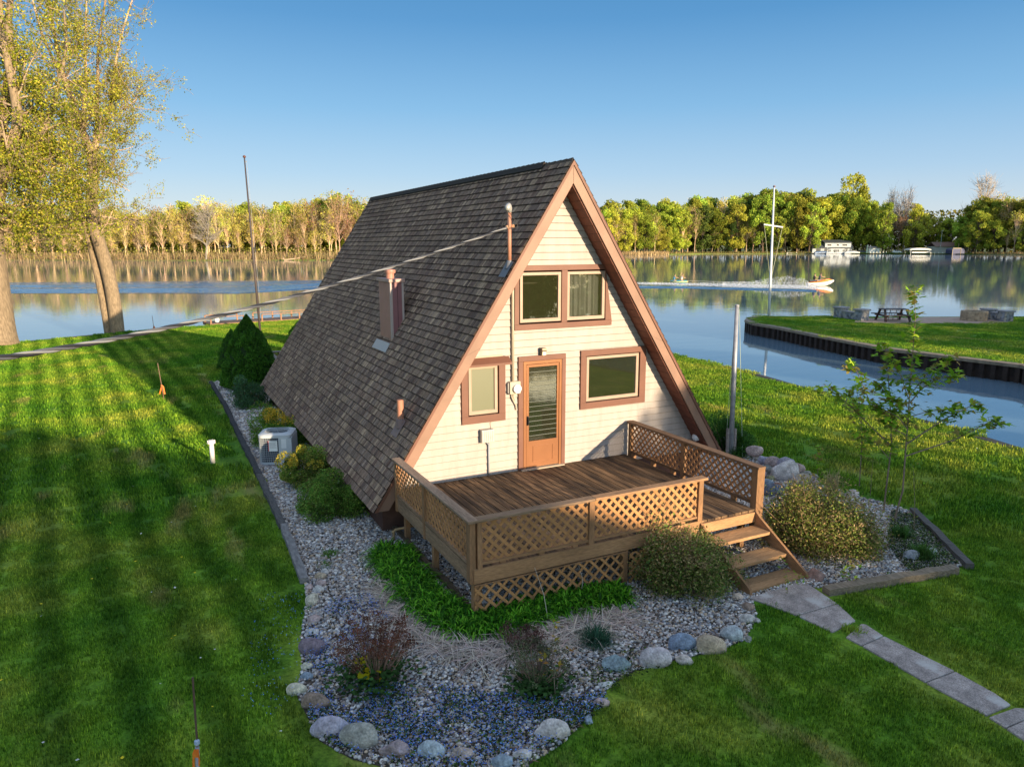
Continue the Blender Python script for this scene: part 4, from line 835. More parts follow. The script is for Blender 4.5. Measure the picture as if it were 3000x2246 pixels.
q = M(); q.col = (.75, .70, .70); q.tube([rb(1650, 485), rb(1691, 491)], .055, 8); q.build('crossbar', PAINT, t)
q = M(); q.col = (.35, .35, .22); q.tube([rb(1651, 487), rb(1663, 600)], .015, 4); q.tube([rb(1690, 491), rb(1666, 600)], .015, 4); q.tube([rb(1672, 420), rb(1667, 500)], .012, 4); q.build('stay_line', PAINT, t)
q = M(); q.col = (.2, .15, .18); q.lathe([(.06, 0), (.10, .06), (.06, .14)], rb(1672.5, 405), 8); q.build('finial', PAINT, t)
# ================================================================== wooden dock on the lake shore
b = at(560, 698); t = thing('dock', 'low wooden dock with rail frames at the lake edge behind the house', 'dock', b, world=True); DC = (.29, .155, .09)
e0, e1 = at(455, 703), at(690, 688.5); dd = (e1-e0)[:2]; LL = np.linalg.norm(dd); dd /= LL; nd = np.array([-dd[1], dd[0]])
q = M(); k = int(LL/.16)
for i in range(k):
    s0 = e0[:2]+dd*(i*.16+.005); s1 = s0+dd*.15; q.col = tuple(np.array((.16, .11, .085))*random.uniform(.8, 1.25)); q.prism([(*s0, GZ+.05), (*s1, GZ+.05), (*(s1+nd*1.9), GZ+.05), (*(s0+nd*1.9), GZ+.05)], (0, 0, .05))
q.build('deck_boards', WOOD, t)
q = M(); q.col = DC; q.bar((*e0[:2], GZ), (*(e0[:2]+dd*LL), GZ), .06, .18); q.bar((*(e0[:2]), GZ), (*(e0[:2]+nd*1.9), GZ), .06, .18); q.build('edge_beam', WOOD, t)
def rail(u0, u1, off, name='rail_frame'):
    q = M(); q.col = DC; a = e0[:2]+dd*u0+nd*off; c = e0[:2]+dd*u1+nd*off
    q.bar((*a, GZ+.52), (*c, GZ+.52), .14, .05); n_ = max(2, int((u1-u0)/1.2)+1)
    for i in range(n_): p_ = a+(c-a)*i/(n_-1); q.bar((*p_, GZ-.02), (*p_, GZ+.5), .09, .09, (1, 0, 0))
    q.build(name, WOOD, t)
rail(.05, 2.1, .05); rail(.05, 2.1, 1.6); rail(3.3, LL-.1, .1); rail(3.2, LL, 1.8)
for u, v, col, lab in ((.55, 1.2, (.7, .7, .68), 'white float'), ):
    o = thing('boat_fender', 'white rounded fender lying on the wooden dock', 'fender', (*(e0[:2]+dd*u+nd*v*.5), GZ+.10)); q = M(); q.lathe([(.03, 0), (.14, .05), (.16, .2), (.12, .32), (.04, .38)], (0, 0, 0), 12); q.build('float', WHITE, o, smooth=True); q = M(); q.col = (.2, .2, .2); q.tube([(0, 0, .36), (.02, 0, .46), (.06, 0, .4)], .012, 5); q.build('eye', PAINT, o)
# rear deck side seen past the house
t = thing('rear_deck', 'brown boarded deck side with lattice top behind the A-frame house', 'deck', (-2.0, 15, GZ), world=True)
e = [at(583, 742, .0), at(607, 741, .0)]
q = M(); q.col = (.13, .065, .045)
for i in range(7): q.box((-2.45, 12.9, GZ+i*.13), (-2.42, 17.2, GZ+i*.13+.12))
q.build('side_boards', WOOD, t)
q = M(); q.col = (.24, .2, .18); q.box((-2.52, 12.8, GZ+.93), (-2.36, 17.3, GZ+.97)); q.box((-2.5, 17.1, GZ+.93), (1.5, 17.3, GZ+.971)); q.build('cap_rail', WOOD, t)
lattice('lattice_panel', (-2.3, 17.2), (1.4, 17.2), GZ+.45, GZ+.92, parent=t, base=(.5, .36, .12)); 
q = M(); q.col = (.10, .06, .045); q.box((-2.4, 12.9, GZ+.2), (1.6, 17.2, GZ+.25)); q.build('deck_floor', WOOD, t)
# ================================================================== plants near the house
def leaves(P, size, C, tilt=1.0, up=False, asp=1.0):
    n = len(P); Rm = rotmats(n) if not up else flatrot(n, tilt); sz = size*rng.uniform(.7, 1.3, n)
    return scatter(LEAF_V, LEAF_F, P, Rm, np.c_[sz, sz*asp, sz], C)
def merge(parts):
    V, F, C = [], [], []; o = 0
    for v, f, c in parts: V.append(v); F.append(f+o); C.append(c); o += len(v)
    return np.concatenate(V), np.concatenate(F), np.concatenate(C)
def blades(P, D, Ln, Wd, C, droop=.6, seg=4):     # curved grass-like blades: base P, direction D (unit-ish), length, width
    n = len(P); t = np.linspace(0, 1, seg+1); side = np.cross(D, [0, 0, 1.0]); side /= np.linalg.norm(side, axis=1)[:, None]+1e-9
    V = np.zeros((n, (seg+1)*2, 3))
    for i, u in enumerate(t):
        c = P+D*(Ln*u)[:, None]; c[:, 2] -= droop*Ln*u*u; w_ = (Wd*(1-.85*u))[:, None]
        V[:, 2*i] = c-side*w_/2; V[:, 2*i+1] = c+side*w_/2
    F = np.array([(2*i, 2*i+1, 2*i+3, 2*i+2) for i in range(seg)])[None]+(np.arange(n)*(seg+1)*2)[:, None, None]
    return V.reshape(-1, 3), F.reshape(-1, 4), np.repeat(C, seg, 0)
def shrub(name, label, cat, px0, px1, ytop, ybase, cols, n=9000, leaf=.03, lumps=26, twigs=60, squash=1, twcol=(.16, .11, .07), tips=None, group=None, depthr=.9, shell=.55, airy=0):
    c = np.array(at((px0+px1)/2, ybase)); dp = depth(c); W = (px1-px0)*K*dp/CF/2; el = math.asin(min(.9, (CP[2]-GZ)/np.linalg.norm(c-CP))); Dp = W*depthr
    c = c+np.array([fw[0], fw[1], 0])*Dp*.8; dp = depth(c); Hh = max(.25, ((ybase-ytop)*K*dp/CF-Dp*math.sin(el)*1.1)/math.cos(el))
    W = (px1-px0)*K*dp/CF/2*(1.18 if px0 < 760 else .98); Hh *= (1.2 if px0 < 760 else 1.1); n = int(n*1.35); leaf *= 1.5
    o = thing(name, label, cat, (c[0], c[1], GZ), group=group, world=True)
    g = rng.normal(size=(lumps, 3)); g /= np.linalg.norm(g, axis=1)[:, None]; g[:, 2] = np.abs(g[:, 2])
    Rg = g*np.array([W*.72, Dp*.72, Hh*.70])*rng.uniform(.6, 1.14, (lumps, 1)); lr = rng.uniform(.16, .46, lumps)*min(W, Hh*1.2)
    k = rng.integers(0, lumps, n); d = rng.normal(size=(n, 3)); d /= np.linalg.norm(d, axis=1)[:, None]
    P = Rg[k]+d*(lr[k]*rng.uniform(shell, 1.0+airy, n)**.6)[:, None]; P[:, 2] = np.abs(P[:, 2])*.98+.04
    P = P@np.array([[rt[0], rt[1], 0], [fw[0], fw[1], 0], [0, 0, 1]])/np.array([1, 1, 1])
    hgt = P[:, 2]/(Hh+.01); lt = rng.uniform(.5, 1.5, lumps)[k]
    cols = np.array(cols); C = cols[rng.integers(0, len(cols), n)]*2.1*(lt*rng.uniform(.6, 1.4, n))[:, None]
    if tips is not None:
        tl = rng.random(lumps) < tips[1]; s_ = tl[k] & (hgt > .45) & (rng.random(n) < .75); C[s_] = np.array(tips[0])*rng.uniform(.7, 1.2, (s_.sum(), 1))
    V, F, C = leaves(P+c*[1, 1, 0]+[0, 0, GZ], leaf, C, asp=.8); npmesh('foliage', V, F, C, LEAFM, o)
    m = M(); m.col = twcol
    for i in range(twigs):
        p = P[rng.integers(0, n)]+[c[0], c[1], GZ]; b_ = np.array([c[0]+(p[0]-c[0])*.15, c[1]+(p[1]-c[1])*.15, GZ]); mid = (p+b_)/2+rng.normal(0, .04, 3); e = p+(p-mid)*rng.uniform(.1, .35)
        m.tube([b_, mid, p, e], [.008, .006, .004, .002], 4, cap=False)
    m.build('twigs', BARKM, o); return o
BR_ = 1.0
G1, G2, G3 = (.035, .085, .012), (.06, .12, .018), (.10, .16, .025)
def conifer(label, px0, px1, ytop, ybase, dist=None, n=26000):
    c = np.array(at((px0+px1)/2, ybase)); dp = depth(c); W = (px1-px0)*K*dp/CF/2; c = c+np.array([fw[0], fw[1], 0])*W*.7; dp = depth(c); Hh = (ybase-ytop)*K*dp/CF*.97; W = (px1-px0)*K*dp/CF/2
    o = thing('conical_spruce', label, 'tree', (c[0], c[1], GZ), world=True)
    u = 1-rng.random(n)**.72; a = rng.uniform(0, 2*np.pi, n)
    r0 = W*(1-u**1.75)**.85*np.clip(u*7+.8, 0, 1)
    bump = np.zeros(n); lift_ = rng.uniform(0, 6.28, 40); 
    cl = rng.uniform(0, 1, (260, 2)); cl[:, 0] = 1-np.sqrt(1-cl[:, 0]*.98); ca = cl[:, 1]*2*np.pi
    best = np.full(n, 9.); bi = np.zeros(n, int)
    for j in range(260):
        da = np.abs((a-ca[j]+np.pi) % (2*np.pi)-np.pi)*np.maximum(r0, .05)/W; d_ = (da**2+((u-cl[j, 0])*Hh/W)**2); m_ = d_ < best; best[m_] = d_[m_]; bi[m_] = j
    r = r0*(1.06-np.clip(best, 0, .05)*5.2)*rng.uniform(.88, 1.0, n)
    P = np.c_[r*np.cos(a), r*np.sin(a), u*Hh+.02]; lt = np.array([.75+.5*((j*37) % 10)/10 for j in range(260)])[bi]
    C = np.array([(.04, .13, .012), (.065, .19, .018), (.09, .23, .022)])[rng.integers(0, 3, n)]*(lt*rng.uniform(.75, 1.25, n))[:, None]
    V, F, C = leaves(P+[c[0], c[1], GZ], .075*W, C, asp=.7); npmesh('foliage', V, F, C, LEAFM, o)
    m = M(); m.col = (.08, .05, .035); m.tube([(c[0], c[1], GZ-.05), (c[0], c[1], GZ+Hh*.8)], [.07, .02], 7)
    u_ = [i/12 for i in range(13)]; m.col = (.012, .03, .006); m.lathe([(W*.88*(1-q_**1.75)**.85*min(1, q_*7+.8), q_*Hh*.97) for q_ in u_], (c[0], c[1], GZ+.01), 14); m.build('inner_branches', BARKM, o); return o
conifer('large dark green conical spruce at the back left corner of the roof', 468, 588, 683, 842)
conifer('slimmer conical spruce half hidden behind the large one', 462, 530, 712, 800, n=12000)
conifer('conical evergreen peeping over the far eave of the roof', 612, 690, 688, 745, n=9000)
shrub('juniper', 'dark bluish low juniper at the foot of the conical spruce', 'shrub', 492, 572, 806, 886, [(.025, .06, .03), (.04, .08, .04), (.03, .07, .02)], n=7000, leaf=.035, airy=.2)
shrub('juniper', 'wide green juniper with golden tips behind the air conditioner', 'shrub', 528, 656, 868, 968, [(.04, .10, .012), (.06, .12, .015), (.10, .13, .02)], n=13000, leaf=.032, tips=((.75, .50, .05), .28), airy=.1)
shrub('round_shrub', 'golden topped shrub between the air conditioner and the bright green one', 'shrub', 588, 700, 960, 1060, [(.05, .10, .015), (.10, .14, .02), (.13, .13, .03)], n=12000, leaf=.028, tips=((.60, .48, .06), .3))
shrub('upright_shrub', 'bright green upright shrub against the roof shingles', 'shrub', 676, 730, 924, 1010, [(.06, .24, .012), (.09, .30, .02)], n=6500, leaf=.03)
shrub('round_shrub', 'big rounded dense green shrub nearest the front eave', 'shrub', 618, 778, 1012, 1132, [(.035, .085, .012), (.06, .12, .018), (.09, .125, .025)], n=16000, leaf=.026, tips=((.16, .14, .035), .2))
shrub('round_shrub', 'dark shrub at the right foot of the A-frame beside the flagpole', 'shrub', 1520, 1645, 898, 992, [(.02, .055, .008), (.03, .075, .012)], n=11000, leaf=.035)
shrub('spirea_shrub', 'olive and pink tinged shrub in front of the deck steps', 'shrub', 1378, 1612, 1122, 1302, [(.07, .11, .018), (.10, .12, .03), (.05, .09, .02), (.19, .15, .07), (.14, .13, .045)], n=19000, leaf=.027, lumps=70, twigs=260, airy=.6, shell=.2, twcol=(.22, .14, .09), tips=((.42, .30, .16), .25))
shrub('spirea_shrub', 'wide bronze and olive shrub right of the deck steps', 'shrub', 1664, 1940, 1052, 1222, [(.08, .11, .018), (.11, .12, .025), (.15, .115, .045), (.055, .08, .015), (.17, .115, .06)], n=24000, leaf=.028, lumps=80, twigs=340, airy=.6, shell=.2, twcol=(.25, .16, .09), tips=((.24, .22, .05), .2))
# dry grass tufts behind the right shrub
def tuft(name, label, cat, px, n, ln, col, spread=.5, wd=.012, group=None, droop=.35):
    c = np.array(at(*px)); a = rng.uniform(0, 2*np.pi, n); tl = rng.uniform(.05, spread, n); D_ = np.c_[np.cos(a)*tl, np.sin(a)*tl, np.ones(n)]; D_ /= np.linalg.norm(D_, axis=1)[:, None]
    P = np.c_[rng.normal(0, .06, (n, 2)), np.zeros(n)]+c; V, F, C = blades(P, D_, ln*rng.uniform(.5, 1.1, n), np.full(n, wd), vary(col, n, .35), droop=droop)
    return tag(npmesh(name, V, F, C, STRAW, loc=tuple(c)), label, cat, group)
tuft('dry_grass_tuft', 'pale dry grass tuft behind the bronze shrub', 'grass', (1795, 1070), 260, .8, (.42, .34, .18), .45)
tuft('dry_grass_tuft', 'short dry grass tuft by the rock pile left of the bronze shrub', 'grass', (1715, 1065), 200, .45, (.36, .32, .15), .6)
tuft('blue_grass_clump', 'blue green leafy clump on the gravel below the lattice skirt', 'plant', (1288, 1388), 520, .34, (.035, .10, .055), 2.2, .014, droop=.3)
tuft('fern_clump', 'fresh green tuft in the grassy corner by the two timbers', 'plant', (1990, 1205), 380, .40, (.06, .14, .02), 1.2, .016)
tuft('fern_clump', 'green tuft growing beside the grey boulder near the slanting timber', 'plant', (1945, 1160), 300, .36, (.05, .13, .02), 1.2, .016)
tuft('weed_tuft', 'yellow green weed growing in the gap between two path slabs', 'weed', (1840, 1363), 200, .14, (.20, .30, .02), 1.8, .014)
tuft('green_tuft', 'small bright green tuft on the gravel near the left timber', 'plant', (715, 1198), 160, .16, (.08, .2, .02), 1.8, .014)
tuft('green_tuft', 'small green tuft beside the tan pink stone', 'plant', (702, 1222), 120, .12, (.07, .18, .02), 1.8, .014)
# daylilies in a bent row along the deck
def along(poly, n, w_):
    P_ = np.array([at(*p)[:2] for p in poly]); L_ = np.r_[0, np.cumsum(np.linalg.norm(np.diff(P_, axis=0), axis=1))]; s_ = (np.arange(n)+rng.random(n))/n*L_[-1]
    X = np.c_[np.interp(s_, L_, P_[:, 0]), np.interp(s_, L_, P_[:, 1])]; i = np.clip(np.searchsorted(L_, s_)-1, 0, len(P_)-2); d = (P_[i+1]-P_[i]); d /= np.linalg.norm(d, axis=1)[:, None]
    return X+np.c_[d[:, 1], -d[:, 0]]*rng.uniform(-1, 1, (n, 1))*w_
lily = [(838, 1190), (868, 1242), (925, 1310), (985, 1352), (1050, 1358), (1140, 1330), (1250, 1300), (1342, 1288)]
ncl = 250; Xc = along(lily, ncl, .22); Pb = np.repeat(Xc, 34, 0)+rng.normal(0, .035, (ncl*34, 2)); n = len(Pb); a = rng.uniform(0, 2*np.pi, n); tl = rng.uniform(.1, 1.1, n)
D_ = np.c_[np.cos(a)*tl, np.sin(a)*tl, np.ones(n)]; D_ /= np.linalg.norm(D_, axis=1)[:, None]
lt = np.repeat(rng.uniform(.6, 1.3, ncl), 34)[:, None]; C = np.array([(.08, .30, .012), (.20, .50, .03), (.025, .12, .006)])[rng.integers(0, 3, n)]*lt
V, F, C = blades(np.c_[Pb, np.full(n, GZ)], D_, rng.uniform(.30, .60, n), rng.uniform(.024, .042, n), C, droop=.68); tag(npmesh('daylily_border', V, F, C, LEAFM), 'bent border of lush green daylily leaves round the deck corner', 'daylilies', kind='stuff')
# last year's straw lying outside the border
st_ = [(850, 1262), (905, 1345), (980, 1398), (1060, 1405), (1160, 1385), (1270, 1352), (1350, 1330)]
n = 2600; Xs = along(st_, n, .28); a = rng.uniform(0, 2*np.pi, n); D_ = np.c_[np.cos(a), np.sin(a), rng.uniform(.05, .5, n)]; D_ /= np.linalg.norm(D_, axis=1)[:, None]; ln_ = rng.uniform(.2, .7, n)
V, F, C = blades(np.c_[Xs, np.full(n, GZ+.03)], D_, ln_, rng.uniform(.008, .016, n), vary((.55, .45, .39), n, .5), droop=.35, seg=3)
V[:, 2] = np.maximum(V[:, 2], GZ+.02+rng.uniform(0, .02, len(V))); tag(npmesh('straw_litter', V, F, C, STRAW), 'pinkish dry straw fallen along the outer side of the daylilies', 'straw', kind='stuff')
# dried flower clumps
def dried(label, px, n, W, Hh, leafn, yellow=None, head=(.13, .045, .025)):
    c = np.array(at(*px)); o = thing('dried_perennial', label, 'plant', c, world=True); m = M(); hp = []
    for i in range(n):
        a = rng.uniform(0, 6.28); r_ = rng.uniform(.1, 1)**.6*W; b_ = c+[math.cos(a)*r_*.25, math.sin(a)*r_*.25, 0]; t_ = c+[math.cos(a)*r_, math.sin(a)*r_, Hh*rng.uniform(.55, 1.05)]
        m.col = tuple(np.array((.30, .19, .15))*rng.uniform(.5, 1.4)); m.tube([b_, (b_+t_)/2+rng.normal(0, .015, 3), t_], [.0045, .004, .003], 4, cap=False); hp.append(t_)
    m.build('stems', STRAW, o); hp = np.array(hp); P = np.repeat(hp, 26, 0)+rng.normal(0, .028, (n*26, 3))*[1, 1, .6]; lt = np.repeat(rng.uniform(.5, 1.6, n), 26)[:, None]
    V, F, C = leaves(P, .022, np.tile(np.array(head), (len(P), 1))*lt*rng.uniform(.7, 1.3, (len(P), 1))); npmesh('flower_heads', V, F, C, STRAW, o)
    P = rng.normal(0, W*.42, (leafn, 3)); P[:, 2] = rng.uniform(.02, Hh*.38, leafn); P += c-np.array([fw[0], fw[1], 0])*.12
    V, F, C = leaves(P, .065, vary((.045, .11, .025), leafn, .5), up=True, tilt=.6, asp=1.2); npmesh('leaves', V, F, C, LEAFM, o)
    if yellow:
        P = np.repeat(np.array([at(*q_) for q_ in yellow]), 16, 0); P = P+rng.normal(0, .05, P.shape); P[:, 2] = GZ+rng.uniform(.12, .26, len(P))
        V, F, C = leaves(P, .085, vary((.50, .42, .01), len(P), .2), up=True, tilt=.7, asp=1.3); npmesh('yellow_leaves', V, F, C, LEAFM, o)
    return o
dried('large clump of rust brown dried flower heads with green base leaves', (810, 1462), 150, .46, .62, 700, yellow=[(783, 1470), (795, 1490)])
dried('thin greyish dried clump with a few green leaves in the middle of the bed', (1160, 1480), 90, .36, .42, 620, head=(.10, .11, .055))
dried('low brown dried clump behind the middle of the straw', (1130, 1400), 60, .28, .24, 60, head=(.10, .045, .035))
# blue flowers, green ground cover
zoneA = [tuple(at(*p)[:2]) for p in ((680, 1340), (720, 1300), (800, 1290), (850, 1350), (830, 1400), (720, 1470), (665, 1480), (655, 1400))]
zoneB = [tuple(at(*p)[:2]) for p in ((668, 1500), (760, 1490), (900, 1480), (1050, 1500), (1200, 1520), (1300, 1500), (1315, 1520), (1270, 1560), (1190, 1610), (1130, 1660), (900, 1668), (760, 1640), (700, 1600), (665, 1560))]
def clumpy(zone, dens, sc, thr):
    X = pts_in(zone, dens); v = np.zeros(len(X)); r_ = np.random.default_rng(5)
    for j in range(7): k_ = r_.normal(size=2)*sc; v += np.sin(X@k_+r_.uniform(0, 6.28))
    return X[(v/2.6+rng.normal(0, .35, len(X))) > thr]
XB = np.concatenate([clumpy(zoneA, 1700, 6, -.3), clumpy(zoneB, 2000, 5, -.6), pts_in([tuple(at(*p)[:2]) for p in ((560, 1290), (660, 1290), (650, 1480), (600, 1560), (520, 1540))], 160)])
n = len(XB); P = np.c_[XB, GZ+rng.uniform(.03, .11, n)]; V, F, C = leaves(P, 0.012, np.array([(.10, .28, .90), (.25, .48, 1.0), (.08, .16, .70)])[rng.integers(0, 3, n)], up=True, tilt=.5, asp=1.5)
tag(npmesh('blue_flowers', V, F, C, STRAW), 'tiny blue flowers scattered across the front of the bed', 'flowers', kind='stuff')
XG = np.concatenate([clumpy(zoneB, 2600, 5, -.3), clumpy(zoneA, 900, 6, .25), clumpy([tuple(at(*p)[:2]) for p in ((1130, 1520), (1320, 1410), (1420, 1400), (1560, 1400), (1450, 1440), (1340, 1480), (1300, 1540), (1200, 1620))], 1500, 6, -.1), clumpy([tuple(at(*p)[:2]) for p in ((1925, 1105), (1985, 1120), (2070, 1222), (1965, 1240), (1915, 1180))], 3800, 4, -1.2)])
n = len(XG); P = np.c_[XG, GZ+rng.uniform(.015, .075, n)]; V, F, C = leaves(P, .026, np.array([(.05, .11, .02), (.11, .22, .03), (.02, .045, .015), (.16, .20, .04), (.03, .028, .022), (.02, .035, .02)])[rng.integers(0, 6, n)]*rng.uniform(.6, 1.2, (n, 1)), up=True, tilt=.7, asp=1.4)
tag(npmesh('ground_cover', V, F, C, LEAFM), 'low green weeds and seedlings creeping through the pebbles', 'ground cover', kind='stuff')
# twigs and leaf litter over the gravel
X = pts_in(bed, 60, [house_fp]); n = len(X); a = rng.uniform(0, 6.28, n); D_ = np.c_[np.cos(a), np.sin(a), np.full(n, .04)]
V, F, C = blades(np.c_[X, np.full(n, GZ+.04)], D_, rng.uniform(.04, .16, n), rng.uniform(.005, .02, n), np.array([(.16, .09, .05), (.38, .30, .24), (.09, .06, .045), (.25, .15, .09)])[rng.integers(0, 4, n)], droop=.05, seg=2)
tag(npmesh('leaf_litter', V, F, C, STRAW), 'brown leaf litter and twigs strewn on the garden gravel', 'litter', kind='stuff')
# dandelions in the lawns
X = np.concatenate([pts_in([(-14, -6), (-5.2, -6), (-5.4, 8), (-16, 20)], .9), pts_in([(5, -4), (12, -6), (12.5, 10), (8, 10)], .7)]); n = len(X)
V, F, C = leaves(np.c_[X, np.full(n, GZ+.06)], .035, np.array([(.7, .55, .02), (.6, .6, .55)])[rng.integers(0, 2, n)], up=True, tilt=.3, asp=1.6); tag(npmesh('dandelions', V, F, C, STRAW), 'scattered yellow and white dandelions in the lawn', 'flowers', kind='stuff')
# ------------------------------------------------------------------ saplings
MAPLE_V = [(0, 0, 0), (.28, -.38, .03), (.45, -.1, 0), (1, 0, -.08), (.45, .1, 0), (.28, .38, .03), (.5, -.42, -.02), (.5, .42, -.02)]; MAPLE_F = [(0, 1, 6, 2), (0, 2, 3, 4), (0, 4, 7, 5)]
def sapling(label, stems, leafpx, leaf=.11, colr=((.22, .42, .02), (.36, .48, .04), (.15, .30, .02), (.32, .26, .06)), rad=.018, nleaf=15, name='maple_sapling', spread=.06, base=None):
    b = np.array(at(*stems[0][0])); dp = depth(b); o = thing(name, label, 'tree', b, world=True); m = M(); LP = []
    for st in stems:
        jit = rng.normal(0, .12); pts = []
        for i, p in enumerate(st):
            q_ = np.array(atd(p[0], p[1], dp)); 
            if i == 0 and st is stems[0]: q_ = b.copy()
            q_ = q_+np.array([fw[0], fw[1], 0])*jit*(i/len(st))*0; pts.append(q_)
        r0 = rad if st is stems[0] else rad*(.55 if len(st) < 4 else .8); m.col = (.20, .15, .11); m.tube(pts, [r0*(1-.75*i/(len(pts)-1)) for i in range(len(pts))], 6)
        L_ = np.r_[0, np.cumsum([np.linalg.norm(pts[i+1]-pts[i]) for i in range(len(pts)-1)])]; lf = leafpx[stems.index(st)] if isinstance(leafpx, list) else leafpx
        for s_ in np.arange(L_[-1]*lf, L_[-1]+.01, .075):
            c_ = np.array([np.interp(s_, L_, [p[j] for p in pts]) for j in range(3)])
            for _ in range(nleaf//3): LP.append(c_+rng.normal(0, spread, 3))
        for _ in range(nleaf): LP.append(pts[-1]+rng.normal(0, spread*.8, 3))
    m.build('stem', BARKM, o); P = np.array(LP); n = len(P); cc = np.array(colr); a = rng.uniform(0, 6.28, n); Rm = flatrot(n, .5)
    sz = leaf*rng.uniform(.6, 1.25, n); tiltd = rng.uniform(.2, 1.0, n); V, F, C = scatter(MAPLE_V, MAPLE_F, P, Rm, np.c_[sz, sz, sz], cc[rng.integers(0, len(cc), n)]*rng.uniform(.7, 1.3, (n, 1)))
    npmesh('leaves', V, F, C, LEAFM, o); return o
sapling('tall young maple with a curved trunk, its top leaves reaching the water', [
 [(1930, 1128), (1950, 1060), (1955, 990), (1962, 900), (1966, 830), (1972, 760), (1977, 690), (1976, 625)], [(1960, 925), (1940, 900), (1880, 870), (1850, 800), (1838, 790)], [(1966, 870), (1990, 840), (2030, 815), (2065, 812)], [(1964, 900), (2000, 890), (2060, 882)],
 [(1962, 860), (1942, 800), (1925, 770)], [(1968, 850), (2010, 800), (2050, 775)], [(1956, 960), (2040, 905), (2100, 875), (2115, 880)], [(1956, 985), (2060, 950), (2150, 905), (2160, 915)], [(1958, 940), (1920, 920), (1895, 880)], [(1960, 905), (1940, 880), (1925, 862)]],
 [.35, .3, .25, .3, .3, .3, .45, .5, .4, .3], leaf=.165)
sapling('slender maple stem just left of the curved trunk', [
 [(1908, 1110), (1916, 1040), (1926, 960), (1923, 880), (1918, 800), (1912, 745)], [(1922, 960), (1880, 920), (1840, 880), (1780, 830), (1772, 838)], [(1920, 990), (1870, 930)], [(1924, 900), (1945, 870)], [(1918, 860), (1900, 830)]], [.35, .45, .4, .2, .2], leaf=.165)
sapling('thin maple sapling standing between the rocks and the slender stems', [[(1856, 1050), (1860, 990), (1862, 930), (1858, 880), (1850, 840)], [(1862, 960), (1848, 935)], [(1862, 920), (1845, 870), (1835, 850)]], [.35, .3, .3], rad=.012, leaf=.15)
sapling('small lone sapling with yellow green leaves by the black edging', [[(1766, 1045), (1767, 1000), (1766, 965)]], [.35], rad=.008, leaf=.14, nleaf=12)
sapling('tiny reddish sapling between the small lone one and the slender stems', [[(1880, 1070), (1884, 1010), (1888, 985)]], [.45], rad=.006, leaf=.05, nleaf=5)
sapling('thin upright leafy shoot in the grassy corner inside the timbers', [[(1974, 1150), (1976, 1080), (1974, 1030), (1973, 1005)]], [.2], rad=.007, leaf=.05, nleaf=6, name='leafy_shoot')
sapling('low orange leaved seedling among the middle straw of the bed', [[(1200, 1510), (1196, 1450), (1192, 1395), (1198, 1350)], [(1196, 1440), (1172, 1420)], [(1196, 1420), (1232, 1400)]], [.25, .4, .4], rad=.006, leaf=.07, colr=((.45, .20, .03), (.40, .26, .03), (.25, .2, .02)), nleaf=4, name='maple_seedling', spread=.04)
sapling('green seedling cluster at the foot of the brown block rock', [[(1835, 1262), (1838, 1240), (1842, 1222)], [(1836, 1250), (1820, 1235)]], [.1, .2], rad=.005, leaf=.07, nleaf=12, name='maple_seedling', spread=.06)
sapling('yellow green seedling low beside the deck steps foot', [[(1700, 1285), (1702, 1255), (1695, 1225)], [(1702, 1262), (1730, 1250)]], [.1, .2], rad=.005, leaf=.06, nleaf=10, name='maple_seedling', spread=.07)
# thin dead stalks against the lattice skirt
for k, (a_, b_, lb) in enumerate((((1185, 1345), (1155, 1225), 'curved'), ((1255, 1292), (1248, 1212), 'straight'))):
    m = M(); m.col = (.5, .42, .36); p0 = np.array(at(*a_)); dp = depth(p0); m.tube([p0, np.array(atd((a_[0]*.4+b_[0]*.6)+8, (a_[1]+b_[1])/2, dp)), np.array(atd(*b_, dp))], [.006, .005, .003], 5)
    tag(m.build('dead_stalk', STRAW, loc=tuple(p0)), ('curved pale dead stalk left of the straight one before the lattice skirt', 'straight pale dead stalk standing before the lattice skirt')[k], 'plant')
# ================================================================== the two big lakeside trees on the left
def grow(m, p, d, ln, r, lvl, tips, rr, up_=.25, spread=.6, maxl=4, col=None, minr=.006, seg=5):
    n = 4; pts = [np.array(p)]; d = np.array(d)/np.linalg.norm(d)
    for i in range(n):
        d = d+rr.normal(0, .13, 3)+[0, 0, up_*.12]; d /= np.linalg.norm(d); pts.append(pts[-1]+d*ln/n)
    m.tube(pts, [max(minr, r*(1-.55*i/n)) for i in range(n+1)], max(3, seg-lvl), cap=False)
    tips += [(q_, d, lvl) for q_ in pts[1:]] if lvl >= maxl-1 else []
    if lvl < maxl:
        for k in range(rr.integers(3, 5) if lvl else 5):
            i = rr.integers(1, n+1); dd_ = d+rr.normal(0, spread, 3)+[0, 0, up_*.5]; grow(m, pts[i], dd_, ln*rr.uniform(.5, .75), r*.5, lvl+1, tips, rr, up_, spread, maxl, minr=minr, seg=seg)
